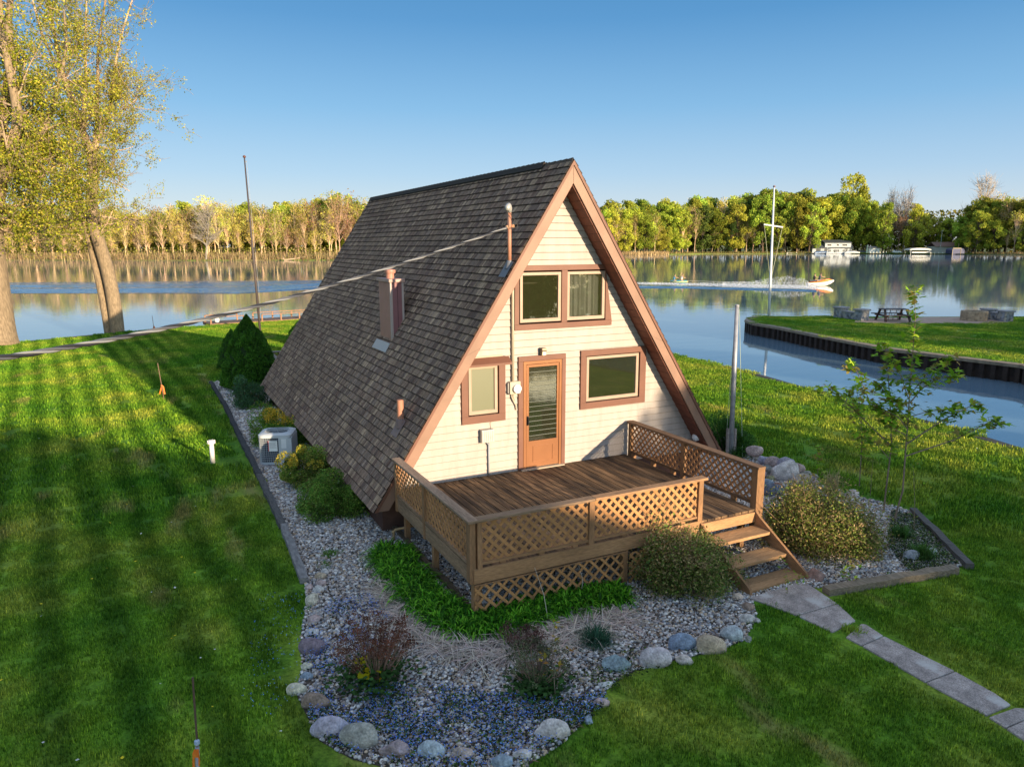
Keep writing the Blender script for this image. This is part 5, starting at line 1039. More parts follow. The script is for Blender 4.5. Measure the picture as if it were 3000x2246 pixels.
def big_tree(label, base, limbs, seed, leafcol, branches=26, leafn=9, leaf=.15, name='maple_tree', keep=.6, sp=.22):
    b = np.array(base); dp = depth(b); rr = np.random.default_rng(seed); o = thing(name, label, 'tree', b, world=True); m = M(); lb = M(); tips = []
    for li, (path, r0, r1, dz, nb, t0) in enumerate(limbs):
        pts = []
        for i, (px, py) in enumerate(path):
            q_ = np.array(atd(px/K, py/K, dp))+np.array([fw[0], fw[1], 0])*dz*(i/(len(path)-1)); pts.append(q_)
        # smooth
        tt = np.linspace(0, len(pts)-1, len(pts)*4); sm_ = []
        for u in tt:
            i = int(min(u, len(pts)-2)); f = u-i; P0, P1, P2, P3 = pts[max(i-1, 0)], pts[i], pts[i+1], pts[min(i+2, len(pts)-1)]
            sm_.append(.5*((2*P1)+(P2-P0)*f+(2*P0-5*P1+4*P2-P3)*f*f+(3*P1-P0-3*P2+P3)*f**3))
        k = len(sm_); tgt = m if li < 2 else lb; tgt.col = (.23, .17, .11) if r0 > .15 else (.46, .33, .21)
        rad = [r0+(r1-r0)*(i/(k-1))**.8 for i in range(k)]
        if r0 > .8: rad = [q_*(1+.25*math.exp(-i/2.2)) for i, q_ in enumerate(rad)]
        tgt.tube(sm_, rad, 14 if r0 > .2 else 8)
        lb.col = (.34, .25, .17)
        for j in range(nb):
            i = int(k*(t0+(1-t0)*rr.random())*.999); a = rr.uniform(0, 6.28); out = rt*math.cos(a)+np.array([fw[0], fw[1], 0])*math.sin(a)
            d0 = out*rr.uniform(.5, 1.1)+np.array([0, 0, rr.uniform(-.25, .9)]); grow(lb, sm_[i], d0, rr.uniform(1.1, 2.5), max(.02, rad[i]*.3), 1, tips, rr, maxl=3, minr=.009, spread=.55)
    m.build('trunk', BARKM, o, smooth=True); lb.build('limbs', BARKM, o, smooth=True)
    T_ = np.array([q_[0] for q_ in tips]); dens = rr.random(len(T_)) < keep; T_ = T_[dens]
    P = np.repeat(T_, leafn, 0); n = len(P); P = P+rr.normal(0, sp, (n, 3)); lt = np.repeat(rr.uniform(.6, 1.35, len(T_)), leafn)[:, None]
    cc = np.array(leafcol); C = cc[rr.integers(0, len(cc), n)]*lt*rr.uniform(.75, 1.25, (n, 1)); V, F, C = leaves(P, leaf, C, asp=1.2); npmesh('leaves', V, F, C, LEAFM, o); return o, len(P)
YL = ((.40, .38, .03), (.30, .32, .028), (.50, .42, .06), (.22, .25, .022), (.38, .34, .06))
b1 = at(243, 717)
print(big_tree('tall twin trunk maple in thin spring leaf at the lake edge', b1, [
 ([(345, 985), (336, 900), (314, 787), (278, 668), (270, 600), (272, 520), (270, 450)], .40, .30, 0, 6, .5), ([(320, 985), (300, 880), (277, 787), (246, 668), (222, 600), (208, 540), (195, 470), (170, 420)], .24, .16, .6, 12, .5),
 ([(270, 450), (245, 380), (222, 300), (196, 200), (180, 90), (160, -60)], .24, .06, -1, 20, .1), ([(270, 450), (278, 395), (274, 330), (270, 230), (268, 120), (290, -60)], .18, .05, 1, 22, .1),
 ([(275, 440), (292, 370), (302, 300), (303, 200), (310, 100), (340, -40)], .15, .04, 2, 22, .2), ([(245, 385), (236, 300), (232, 230), (218, 120), (212, -20)], .15, .04, 1.5, 16, .1), ([(225, 310), (190, 210), (165, 120), (150, 0)], .13, .04, -2, 14, .1),
 ([(262, 640), (245, 560), (235, 470), (228, 420)], .22, .12, 2, 8, .3), ([(214, 560), (165, 470), (120, 380), (95, 280), (80, 180)], .17, .05, 1, 18, .1), ([(290, 690), (320, 640), (335, 600)], .06, .02, 0, 5, .3), ([(240, 700), (200, 660), (165, 690), (150, 740)], .07, .02, 0, 10, .3), ([(250, 660), (215, 640), (190, 700), (215, 760)], .06, .02, 1, 9, .3), ([(295, 360), (350, 330), (400, 290)], .06, .02, 0, 10, .1), ([(290, 430), (350, 440), (390, 430)], .05, .02, 0, 7, .1), ([(270, 520), (340, 540), (380, 560)], .045, .02, 0, 6, .1)],
 11, YL, leafn=9, leaf=.10, keep=.36, sp=.13)[1])
b2 = at(-14, 745)
print(big_tree('massive trunk at the left edge of the photo under dense olive leaves', b2, [
 ([(-22, 1015), (-26, 900), (-36, 780), (-40, 680), (-30, 580), (-15, 500)], 1.05, .62, 0, 4, .6), ([(-20, 540), (30, 500), (48, 440), (70, 350), (60, 250), (40, 120), (30, -40)], .40, .12, -1, 26, .1),
 ([(-15, 500), (-10, 380), (10, 280), (8, 160), (-5, 40), (0, -60)], .40, .12, 1, 20, .1), ([(20, 520), (80, 430), (120, 330), (130, 230), (140, 120), (120, 0)], .2, .05, 2, 26, .1), ([(-20, 600), (60, 600), (120, 560), (160, 600)], .12, .03, 0, 20, .2), ([(-20, 660), (50, 690), (90, 660), (130, 690)], .08, .03, 1, 16, .3), ([(40, 480), (95, 520), (150, 480), (200, 500)], .09, .03, 1, 20, .2)],
 12, ((.32, .34, .028), (.40, .38, .035), (.22, .26, .022), (.46, .38, .06), (.17, .21, .018)), leafn=13, sp=.17, leaf=.11, keep=.45)[1])
# ================================================================== far shore woods
def crown_proto(kind, seed):
    rr = np.random.default_rng(seed); m = M(); Hh = 15.0
    tc = {'full': (.12, .09, .06), 'sparse': (.50, .36, .22), 'bare': (.36, .31, .27), 'bud': (.40, .27, .18), 'dark': (.08, .06, .045)}[kind]; m.col = tc
    lean = rr.normal(0, .05, 2); P = []; th = .72 if kind in ('sparse', 'bud') else .5
    top = np.array([lean[0]*Hh, lean[1]*Hh, Hh*.86]); m.tube([(0, 0, -.4), tuple(top*.33), tuple(top*.66), tuple(top)], ([.26, .2, .12, .04] if kind in ('full', 'dark', 'bare') else [.17, .13, .08, .03]), 6, cap=False)
    W = {'full': 4.4, 'sparse': 3.0, 'bare': 4.6, 'bud': 3.1, 'dark': 3.4}[kind]
    nk = {'full': 52, 'sparse': 26, 'bare': 44, 'bud': 26, 'dark': 46}[kind]; z0 = {'full': .16, 'sparse': .40, 'bare': .35, 'bud': .45, 'dark': .08}[kind]
    for i in range(nk):
        zf = rr.uniform(z0, 1.0); prof = math.sin(math.pi*min(1, max(.06, (zf-z0+.12)/(1.06-z0+.12))))**.6; a = rr.uniform(0, 6.28); r_ = W*prof*rr.uniform(.35, 1.0)
        c = np.array([math.cos(a)*r_+lean[0]*Hh*zf, math.sin(a)*r_+lean[1]*Hh*zf, zf*Hh]); P.append(c)
        s0 = top*max(.12, min(zf*.72, .95)); mid = (s0+c)/2+[0, 0, rr.uniform(-.2, .6)]; m.tube([tuple(s0), tuple(mid), tuple(c)], [.10, .06, .02], 3, cap=False)
        if kind in ('bare', 'bud', 'sparse'):
            for j in range(22 if kind == 'bare' else 4):
                q_ = mid+(c-mid)*rr.random(); e = q_+rr.normal(0, 1.0, 3)*[1, 1, .7]+[0, 0, .9]; m.tube([tuple(q_), tuple((q_+e)/2+rr.normal(0, .12, 3)), tuple(e)], [.035, .022, .012] if kind == 'bare' else [.03, .02, .01], 3, cap=False)
    P = np.array(P); nl = {'full': 115, 'sparse': 34, 'bare': 0, 'bud': 22, 'dark': 110}[kind]; out = None
    if nl:
        n = len(P)*nl; c = np.repeat(P, nl, 0); d = rr.normal(size=(n, 3)); d /= np.linalg.norm(d, axis=1)[:, None]; rad = np.repeat(rr.uniform(.8, 1.5, len(P)), nl)*(1.0 if kind in ('full', 'dark') else 1.15)
        p = c+d*(rad*rr.uniform(.3, 1, n)**.6)[:, None]; base = {'full': (.34, .38, .05), 'sparse': (.46, .42, .09), 'bud': (.42, .27, .13), 'dark': (.08, .14, .03)}[kind]
        lt = np.repeat(rr.uniform(.6, 1.4, len(P)), nl); C = np.array(base)*(lt*rr.uniform(.75, 1.25, n))[:, None]; C[:, 0] *= rr.uniform(.85, 1.15, n)
        out = leaves(p, .48 if kind in ('full', 'dark') else .38, C, asp=1.0)
    return m, out
def far_proto(name, kind, seed, loc):
    o = thing(name, 'x', 'tree', loc); m, lf = crown_proto(kind, seed); m.build('trunk', FARBARK, o)
    if lf: npmesh('crown', *lf, FARLEAF, o)
    return o
def dup(src, loc, sc, rz):
    r_ = src.copy(); COL.objects.link(r_); r_.location = loc; r_.scale = sc; r_.rotation_euler = (0, 0, rz)
    for c in list(src.children): d = c.copy(); COL.objects.link(d); d.parent = r_
    return r_
protos = {}; rq = np.random.default_rng(21)
def ptree(kind, i):
    key = (kind, i % {'full': 7, 'sparse': 6, 'bare': 3, 'bud': 2, 'dark': 2}[kind])
    return key
NM = {'full': 'leafy_tree', 'sparse': 'slender_tree', 'bare': 'bare_tree', 'bud': 'budding_tree', 'dark': 'dark_tree'}
def place(kind, i, loc, h, label, group, w=None, tint=None):
    h *= 1.0
    key = ptree(kind, i); s_ = h/15.0; w = w or s_*rq.uniform(.85, 1.15); rz = rq.uniform(0, 6.28)
    if key not in protos: protos[key] = far_proto(NM[kind], kind, 100+hash(kind) % 1 + key[1]*7+len(kind)*31, loc); o = protos[key]; o.scale = (w, w, s_); o.rotation_euler = (0, 0, rz)
    else: o = dup(protos[key], loc, (w, w, s_), rz)
    o.rotation_euler = (rq.normal(0, .035), rq.normal(0, .035), rz); o['label'] = label; o['category'] = 'tree'
    if group: o['group'] = group
    elif 'group' in o: del o['group']
    return o
def shorepos(px, row):                            # px in 2212 pixels; row = metres behind the water's edge
    xs = [-500, -100, 0, 200, 400, 600, 790, 1000, 1200, 1300, 1400, 1440, 1520, 1700, 1900, 2100, 2212, 2600]; ys = [568, 563, 562, 562.5, 563, 562.5, 562, 557, 553, 551.5, 550.5, 549.8, 548.6, 548.2, 548.6, 549.6, 550.3, 552]
    p = at(px, float(np.interp(px, xs, ys)), WZ); q_ = outward(p, row); return (float(q_[0]), float(q_[1]), WZ+.3)
def hpx(px, row, ytop):                           # tree height that reaches image row ytop
    p = shorepos(px, row); dp = depth(p); lo = at(px, 560, WZ)
    # project: solve for z
    base = np.array(p); d = base-CP; v = 1123-CF*(d@up)/(d@fw); return (v-ytop*K)*dp/CF
# skyline heights read off the photograph (2212 px)
skyx = [-300, 0, 150, 260, 300, 345, 400, 450, 520, 590, 650, 700, 740, 790, 900, 1290, 1340, 1400, 1440, 1500, 1560, 1620, 1680, 1730, 1790, 1830, 1870, 1920, 1970, 2020, 2060, 2110, 2160, 2212, 2500]
skyy = [455, 455, 455, 458, 462, 448, 450, 436, 448, 446, 446, 432, 424, 440, 440, 438, 446, 442, 440, 434, 434, 428, 418, 420, 428, 410, 440, 444, 450, 462, 458, 436, 432, 430, 430]
GL = 'leafless looking slender trees along the far left bank'
i = 0
for row, step, k_ in ((3, 24, 'f'), (9, 15, 'm'), (18, 13, 'm'), (30, 14, 'b')):
    x = -160+row
    while x < 800:
        px = x+rq.uniform(-5, 5); sky_y = float(np.interp(px, skyx, skyy)); kind = 'sparse' if rq.random() < (.85 if row < 10 else .6) else ('full' if row > 15 else 'bud')
        h = hpx(px, row, sky_y+rq.uniform(-6, 22)+(rq.uniform(5, 45) if row < 8 else 0))
        place(kind, i, shorepos(px, row), h, {'sparse': 'slender pale trunked tree in thin yellow green leaf on the far left bank', 'full': 'yellow green leafy tree standing in the far left woods', 'bud': 'tan budding tree with pale trunk on the far left bank'}[kind], 'trees of the far left bank', w=h/15*rq.uniform(.8, 1.2)); i += 1
        x += step*rq.uniform(.8, 1.2)
for px, top, lab in ((445, 447, 'big pale bare tree with forking limbs alone at the far left water edge'), (735, 428, 'tall bare grey crowned tree rising above the woods just left of the roof')):
    h = hpx(px, 3, top); place('bare', px, shorepos(px, .5 if px < 500 else 26), h if px < 500 else hpx(px, 26, top), lab, None, w=h/15*1.15)
h = hpx(345, 12, 446); o = place('bud', 1, shorepos(345, 12), h, 'reddish crowned tree above the far left woods', None)
for row, step in ((12, 24), (28, 28)):            # behind the house
    x = 810
    while x < 1290: place('full' if rq.random() < .5 else 'sparse', i, shorepos(x, row), hpx(x, row, 440+rq.uniform(-4, 14)), 'leafy tree of the far bank hidden behind the house', 'trees of the far bank behind the house'); i += 1; x += step
for row, step in ((4, 17), (14, 18), (26, 19), (40, 20)):
    x = 1290+row*.7
    while x < 2360:
        px = x+rq.uniform(-6, 6); open_ = (1755 < px < 2140 and row < 30)
        if open_ and (row < 20 or rq.random() < .3): x += step; continue
        sky_y = float(np.interp(px, skyx, skyy)); kind = 'dark' if rq.random() < .08 else ('sparse' if rq.random() < (.35 if row < 20 else .15) else ('bud' if rq.random() < .08 else 'full')); kind = 'sparse' if px > 2140 and rq.random() < .35 else kind
        h = hpx(px, row, sky_y+rq.uniform(-5, 22)+(rq.uniform(0, 60) if row < 8 else 0))
        place(kind, i, shorepos(px, row), h, {'sparse': 'thin leaved tree standing among fuller ones on the far right bank', 'full': 'rounded yellow green tree of the far right woods', 'dark': 'dark green tree between brighter ones on the far right bank', 'bud': 'orange tinged budding tree among greener ones on the far right bank'}[kind], 'trees of the far right bank', w=h/15*rq.uniform(.85, 1.2)); i += 1
        x += step*rq.uniform(.8, 1.2)
o = place('full', 3, shorepos(1825, 46), hpx(1825, 46, 388), 'tallest round crowned tree above the far white house', None, w=2.7)
o = place('full', 5, shorepos(1640, 10), hpx(1640, 10, 430), 'big golden green tree left of the far white house', None, w=1.7)
o = place('bare', 0, shorepos(1950, 30), hpx(1950, 30, 410), 'white bare twin sycamore standing between the far houses', None, w=1.7)
o = place('bare', 1, shorepos(1925, 34), hpx(1925, 34, 414), 'thinner white bare tree just left of the twin sycamore', None, w=1.25)
o = place('bare', 2, shorepos(2098, 48), hpx(2098, 48, 386), 'bare grey tree rising over the white garage', None, w=2.3)
o = place('full', 2, shorepos(2105, 6), hpx(2105, 6, 462), 'bright green tree right of the white garage at the water', None, w=1.7)
o = place('full', 4, shorepos(1905, 18), hpx(1905, 18, 446), 'broad olive tree beside the parked cars across the lake', None, w=1.35)
# woodland mass and reeds
def mass(name, label, pxs, row0, row1, n, h0, h1, sz, cols, mt=FARLEAF):
    px = rq.uniform(*pxs, n); row = rq.uniform(row0, row1, n); P = np.array([shorepos(a, b) for a, b in zip(px, row)]); top = np.array([hpx(a, b, float(np.interp(a, skyx, skyy))+8) for a, b in zip(px[:400], row[:400])]).mean()
    P[:, 2] += rq.uniform(h0, h1, n)*top; cols = np.array(cols); C = cols[rq.integers(0, len(cols), n)]*rq.uniform(.5, 1.3, (n, 1)); V, F, C = leaves(P, sz, C); return tag(npmesh(name, V, F, C, mt), label, 'woods', kind='stuff')
mass('distant_wood', 'dense woodland behind the first trees of the far left bank', (-200, 800), 40, 60, 9000, 0, .86, 1.5, ((.26, .25, .04), (.20, .17, .05), (.12, .12, .03)))
mass('distant_wood', 'dense woodland behind the first trees of the far right bank', (1280, 2380), 50, 75, 14000, 0, .84, 1.8, ((.28, .30, .03), (.36, .34, .035), (.14, .17, .02)))
def reeds(label, pxs, row0, row1, n, h, cols, name='reeds'):
    px = rq.uniform(*pxs, n); row = rq.uniform(row0, row1, n); P = np.array([shorepos(a, b) for a, b in zip(px, row)]); P[:, 2] -= .3
    D_ = np.c_[rq.normal(0, .2, (n, 2)), np.ones(n)]; cols = np.array(cols); C = cols[rq.integers(0, len(cols), n)]*rq.uniform(.6, 1.3, (n, 1))
    V, F, C = blades(P, D_, h*rq.uniform(.4, 1.2, n), np.full(n, .22), C, droop=.15, seg=2); return tag(npmesh(name, V, F, C, STRAW), label, 'reeds', kind='stuff')
mass('undergrowth', 'brown and green undergrowth below the trunks of the far left bank', (-200, 800), 1, 24, 9000, 0, .24, .75, ((.34, .26, .13), (.30, .28, .08), (.24, .18, .10), (.36, .34, .08)))
reeds('tan reeds and brushwood along the far left bank', (-200, 800), -.5, 12, 11000, 3.4, ((.38, .27, .15), (.30, .20, .12), (.26, .22, .08), (.42, .33, .17)))
reeds('pale reed bed at the far bank right beside the roof', (1290, 1445), -2, 9, 3500, 2.2, ((.55, .40, .22), (.45, .33, .17)))
reeds('reeds and low brush along the far right bank', (1440, 1752), 0, 6, 3500, 1.7, ((.36, .27, .12), (.22, .22, .05), (.14, .15, .03)))
reeds('brown reeds at the right end of the far bank', (2100, 2380), 0, 6, 2500, 1.6, ((.30, .22, .12), (.24, .20, .08)))
# fallen log at the far bank
p = np.array(shorepos(640, -.5)); q = M(); q.col = (.45, .34, .22); q.tube([p+[-4.5, 0, -.1], p+[0, .4, .4], p+[4, 1, 1.1], p+[7, 1.5, 1.5]], [.28, .24, .16, .05], 7)
for k in range(6): a = rq.uniform(0, 6.28); q.tube([p+[-4.5, 0, .1], p+[-4.9+.5*math.cos(a), .2, .3+abs(math.sin(a))*1.0]], [.1, .03], 4)
tag(q.build('fallen_log', FARBARK, loc=tuple(p)), 'fallen pale log lying at the far left water edge', 'log')
# ================================================================== buildings and boats across the lake
def face(px, row, dz=.35):                        # local frame: x = right in the picture, y = away, origin on the bank
    p = shorepos(px, row); return (p[0], p[1], WZ+dz)
def mpx(px, row): return K*depth(shorepos(px, row))/CF
s_ = mpx(1800, 8); t = thing('lake_house', 'white lake house with dark roof and three window dormer across the water', 'house', face(1800, 10), rz=CYAW)
W2 = 17.5*s_/K*1.0; hw = 30*s_; q = M(); q.col = (.36, .39, .44); q.box((-46*s_, 0, 0), (40*s_, 9, 3.2)); q.box((-20*s_, -.6, 3.2), (36*s_, 5, 6.0)); q.prism([(40*s_, 0, 3.2), (40*s_, 9, 3.2), (40*s_, 4.5, 7.4)], (-.3, 0, 0)); q.build('wall', PAINT, t)
q = M(); q.col = (.06, .07, .085); q.prism([(-47*s_, -1.0, 2.9), (41*s_, -1.0, 2.9), (41*s_, 4.5, 7.6), (-47*s_, 4.5, 7.6)], (0, 0, .25)); q.prism([(-47*s_, 10, 2.9), (41*s_, 10, 2.9), (41*s_, 4.5, 7.6), (-47*s_, 4.5, 7.6)], (0, 0, .25)); q.prism([(-22*s_, -1.1, 6.0), (37*s_, -1.1, 6.0), (37*s_, 5, 7.7), (-22*s_, 5, 7.7)], (0, 0, .22)); q.build('roof', PAINT, t)
for a, b_ in ((-15, -6), (5, 10), (17, 28)):
    q = M(); q.col = (.8, .8, .8); q.box((a*s_-.15, -.68, 4.1), (b_*s_+.15, -.6, 5.6)); f = q.build('window', PAINT, t); q = M(); q.col = (.05, .06, .07); q.box((a*s_, -.73, 4.25), (b_*s_, -.68, 5.45)); q.build('pane', PAINT, f)
for a, b_ in ((-38, -28), (-20, -6), (0, 12), (20, 30)):
    q = M(); q.col = (.06, .07, .08); q.box((a*s_, -.06, .9), (b_*s_, .0, 2.6)); q.build('window', PAINT, t)
s_ = mpx(2045, 22); t = thing('garage', 'long white garage with brown roof behind the dark boat lift', 'garage', face(2050, 24), rz=CYAW)
q = M(); q.col = (.45, .45, .46); q.box((-32*s_, 0, 0), (40*s_, 8, 3.9)); q.build('wall', PAINT, t)
q = M(); q.col = (.20, .12, .10); q.prism([(-33*s_, -.7, 3.7), (41*s_, -.7, 3.7), (41*s_, 4, 6.2), (-33*s_, 4, 6.2)], (0, 0, .2)); q.prism([(-33*s_, 8.7, 3.7), (41*s_, 8.7, 3.7), (41*s_, 4, 6.2), (-33*s_, 4, 6.2)], (0, 0, .2)); q.build('roof', PAINT, t)
q = M(); q.col = (.08, .08, .09); q.box((-2*s_, -.06, 0), (3*s_, 0, 2.2)); q.build('door', PAINT, t)
q = M(); q.col = (.3, .35, .4); q.box((14*s_, -.06, 1.4), (20*s_, 0, 2.6)); q.build('window', PAINT, t)
s_ = mpx(1880, 12); t = thing('shed', 'small pale shed beside the cars across the lake', 'shed', face(1888, 14), rz=CYAW)
q = M(); q.col = (.62, .64, .66); q.box((-11*s_, 0, 0), (11*s_, 4, 3.0)); q.build('wall', PAINT, t); q = M(); q.col = (.28, .26, .26); q.prism([(-12*s_, -.4, 2.9), (-12*s_, 4.4, 2.9), (-12*s_, 2, 4.0)], (24*s_, 0, 0)); q.build('roof', PAINT, t); q = M(); q.col = (.4, .42, .42); q.box((2*s_, -.05, 0), (7*s_, 0, 2.2)); q.build('door', PAINT, t)
def car(px, row, col, label, rz=0, L_=4.7):
    t = thing('parked_car', label, 'car', face(px, row, .4), rz=CYAW+rz, group='cars parked across the lake')
    pr = [(-L_/2, .35), (-L_/2, 1.0), (-L_/2+.25, 1.15), (-L_/2+.5, 1.65), (.45, 1.68), (1.15, 1.12), (L_/2-.15, .95), (L_/2, .6), (L_/2, .35)]
    q = M(); q.col = col; q.prism([(x, -.9, z) for x, z in pr], (0, 1.8, 0)); q.build('body', PAINT, t, bevel=.08)
    q = M(); q.col = (.03, .035, .04); q.prism([(-L_/2+.6, -.92, 1.15), (-L_/2+.75, -.92, 1.55), (.35, -.92, 1.57), (.9, -.92, 1.15)], (0, 1.84, 0)); q.build('window', PAINT, t)
    for x in (-1.45, 1.45):
        for y in (-.8, .8):
            q = M(); disc(q, (x, 0, .35), .34, .34, y-.1, y+.12, 12); q.build('wheel', BLACK, t)
car(1937, 12, (.65, .67, .70), 'silver car parked right of the pale shed across the lake'); car(1846, 13, (.05, .05, .06), 'dark car parked right of the white lake house'); car(1862, 17, (.12, .13, .15), 'dark grey car parked behind the black one by the lake house')
# boats and lifts
def canopy_lift(px, row, wpx, zc, hpx_, col, name, label, boat=(.6, .6, .62), frame=(.6, .6, .6), solid=False):
    s_ = mpx(px, row); w_ = wpx*s_/2; t = thing(name, label, 'boat lift', face(px, row, 0), rz=CYAW)
    q = M(); q.col = col; n = 8
    pr = [(w_*math.cos(math.pi*k/n), zc+hpx_*math.sin(math.pi*k/n)) for k in range(n+1)]
    if solid: pr = [(w_, .2)]+pr+[(-w_, .2)]
    q.prism([(x, 0, z) for x, z in pr], (0, 6.5, 0)); q.build('canopy', PAINT, t)
    q = M(); q.col = frame
    for x in (-w_*.85, w_*.85):
        for y in (.3, 6.2): q.bar((x, y, -1.0), (x, y, zc), .14, .14, (1, 0, 0))
    if solid:
        for x in (-w_-.05, w_*.35): q.bar((x, -.05, 0), (x, -.05, zc+hpx_*.6), .25, .12, (1, 0, 0))
        q.bar((-w_, -.05, zc+hpx_*.9), (w_*.4, -.05, zc+hpx_*.9), .12, .25)
    q.build('frame', PAINT, t)
    if not solid:
        q = M(); q.col = boat; q.prism([(-w_*.7, .5, .7), (w_*.6, .5, .7), (w_*.85, .5, 1.35), (-w_*.7, .5, 1.35)], (0, 2.2, 0)); q.build('hull', PAINT, t)
    return t
canopy_lift(1988, -3, 48, 2.3, 1.2, (.50, .50, .48), 'boat_lift', 'boat lift with a white domed canopy at the far shore')
canopy_lift(2070, -1, 26, 2.4, 1.0, (.035, .045, .12), 'boat_shelter', 'dark blue arched boat shelter with tan frame at the far shore', frame=(.5, .4, .25), solid=True)
def boat(px, row, wpx, label, hull=(.55, .57, .6), cover=None, canopy=None):
    s_ = mpx(px, row); w_ = wpx*s_/2; t = thing('motor_boat', label, 'boat', face(px, row, 0), rz=CYAW)
    q = M(); q.col = hull; n = 8; secs = []
    for k in range(n+1):
        u = -1+2*k/n; b_ = 1.1*(1-max(0, u)**2.5*.95); secs.append([(u*w_, -b_, .9+.25*max(0, u)), (u*w_, -b_*.6, .1), (u*w_, b_*.6, .1), (u*w_, b_, .9+.25*max(0, u))])
    for a, b_ in zip(secs[:-1], secs[1:]):
        for j in range(3): q.face([a[j], b_[j], b_[j+1], a[j+1]])
        q.face([a[3], b_[3], b_[0], a[0]])
    q.face(secs[0]); q.build('hull', PAINT, t)
    if cover:
        q = M(); q.col = cover; q.prism([(-w_, -1, .9), (-w_*.7, -1, 1.5), (w_*.2, -1, 1.7), (w_*.95, -1, 1.1)], (0, 2, 0)); q.build('cover', PAINT, t)
    else:
        q = M(); q.col = (.25, .27, .3); q.prism([(-w_*.1, -.8, .95), (-w_*.2, -.8, 1.6), (w_*.05, -.8, 1.6), (w_*.25, -.8, 1.0)], (0, 1.6, 0)); q.build('windscreen', PAINT, t)
    if canopy:
        q = M(); q.col = canopy; q.prism([(-w_*.95, -1.2, 2.5), (-w_*.6, -1.2, 3.0), (w_*.6, -1.2, 3.0), (w_*.95, -1.2, 2.5)], (0, 2.4, 0)); q.build('canopy', PAINT, t)
        q = M(); q.col = (.7, .7, .7)
        for x in (-w_*.8, 0, w_*.8): q.bar((x, -1.1, .3), (x, -1.1, 2.5), .08, .08, (1, 0, 0)); q.bar((x, 1.1, .3), (x, 1.1, 2.5), .08, .08, (1, 0, 0))
        q.build('frame', PAINT, t)
    return t
boat(1776, -2, 34, 'motor boat under a blue cover moored before the lake house', hull=(.35, .42, .55), cover=(.05, .13, .30))
boat(1806, -4, 44, 'silver boat with a pale canopy before the lake house', canopy=(.45, .47, .5)); boat(1840, -2, 34, 'white boat moored right of the silver canopied one', hull=(.5, .52, .55), cover=(.42, .45, .50))
def pier(px, row, n, label, wpx, h=1.5):
    s_ = mpx(px, row); w_ = wpx*s_; t = thing('pier', label, 'pier', face(px, row, 0), rz=CYAW); q = M(); q.col = (.55, .52, .47); q.box((0, 0, .35), (w_, 1.4, .5)); q.build('planking', PAINT, t)
    for k in range(n):
        q = M(); q.col = (.75, .73, .68); q.bar((w_*k/(n-1), -.1, -1), (w_*k/(n-1), -.1, h), .22, .22, (1, 0, 0)); q.build('pile', PAINT, t)
pier(1880, -2, 6, 'pier with white posts below the pale shed across the lake', 34); pier(2010, -2, 7, 'long pier with low white posts right of the domed boat lift', 52, 1.2); pier(1700, -1, 4, 'low pier posts left of the lake house shore', 60, .9)
for px, row, yt, col, lab in ((1787, 4, 533, (.75, .75, .75), 'white mast standing in front of the lake house'), (1872, 6, 531, (.12, .28, .28), 'teal lamp post at the far shore left of the pale shed'), (2030, 14, 500, (.35, .42, .42), 'utility pole rising left of the white garage'), (2069, 12, 528, (.6, .3, .25), 'red and white pole right of the garage door')):
    p = face(px, row); h = (hpx(px, row, yt)); q = M(); q.col = col; P_ = np.array(p); q.tube([P_, P_+[0, 0, h*.5], P_+[0, 0, h]], [.14, .12, .09], 6); q.box(tuple(P_+[-.35, -.2, h]), tuple(P_+[.35, .2, h+.22])); tag(q.build('pole', PAINT, loc=p), lab, 'pole')
LG = sheet('far_lawn', [shorepos(1755, .5)[:2], shorepos(2140, .5)[:2], shorepos(2150, 26)[:2], shorepos(1750, 26)[:2]], WZ+.42, LAWN)
# ================================================================== the grassy point: patio, table, walls, fire pit
IZ = -.6
pt = [at(1846, 696.5, IZ), at(1850, 688, IZ), at(1990, 684.8, IZ), at(2125, 684.8, IZ), at(2178, 696, IZ), at(2140, 699, IZ), at(1930, 698, IZ)]
sheet('patio', [tuple(p[:2]) for p in pt], IZ+.012, mat('patio pavers', (.40, .28, .22), rough=.9, var=.15, vscale=3, bump=.3, bscale=12), skirt=IZ-.1)
STW = mat('stone veneer', (.20, .21, .24), rough=.9, var=.6, vscale=5, var2=.4, v2scale=2.2, bump=.8, bscale=5, col2=(.36, .33, .30), c2scale=3.5, c2thr=(.5, .56))
def stonewall(label, pL, pR, hp=20, hw_=14):
    a, b_ = np.array(at(*pL, IZ)), np.array(at(*pR, IZ)); c = (a+b_)/2; dp = depth(c); t = thing('stone_wall', label, 'wall', c, world=True); d = (b_-a)/np.linalg.norm(b_-a); k = K*dp/CF
    L_ = np.linalg.norm(b_-a); n = np.array([-d[1], d[0], 0])
    def blk(u0, u1, th, h, name, m_, z0=0):
        q = M(); P_ = [a+d*u0-n*th/2, a+d*u1-n*th/2, a+d*u1+n*th/2, a+d*u0+n*th/2]; q.prism([(*p[:2], IZ+z0) for p in P_], (0, 0, h)); q.build(name, m_, t, bevel=.01)
    CAPM = mat('cap stone', (.30, .28, .29), rough=.85, var=.15)
    blk(-.3, .35, .6, hp*k, 'pillar', STW); blk(L_-.35, L_+.3, .6, hp*k, 'pillar', STW); blk(.35, L_-.35, .35, hw_*k, 'wall', STW)
    blk(-.36, .41, .74, .10, 'cap', CAPM, hp*k); blk(L_-.41, L_+.36, .74, .10, 'cap', CAPM, hp*k); blk(.41, L_-.41, .45, .08, 'cap', CAPM, hw_*k)
stonewall('grey stone seat wall with two pillars left of the picnic table', (1815, 686), (1861, 692), 21, 14); stonewall('stone seat wall with two pillars right of the round fire pit', (2133, 689), (2171, 694), 20, 15)
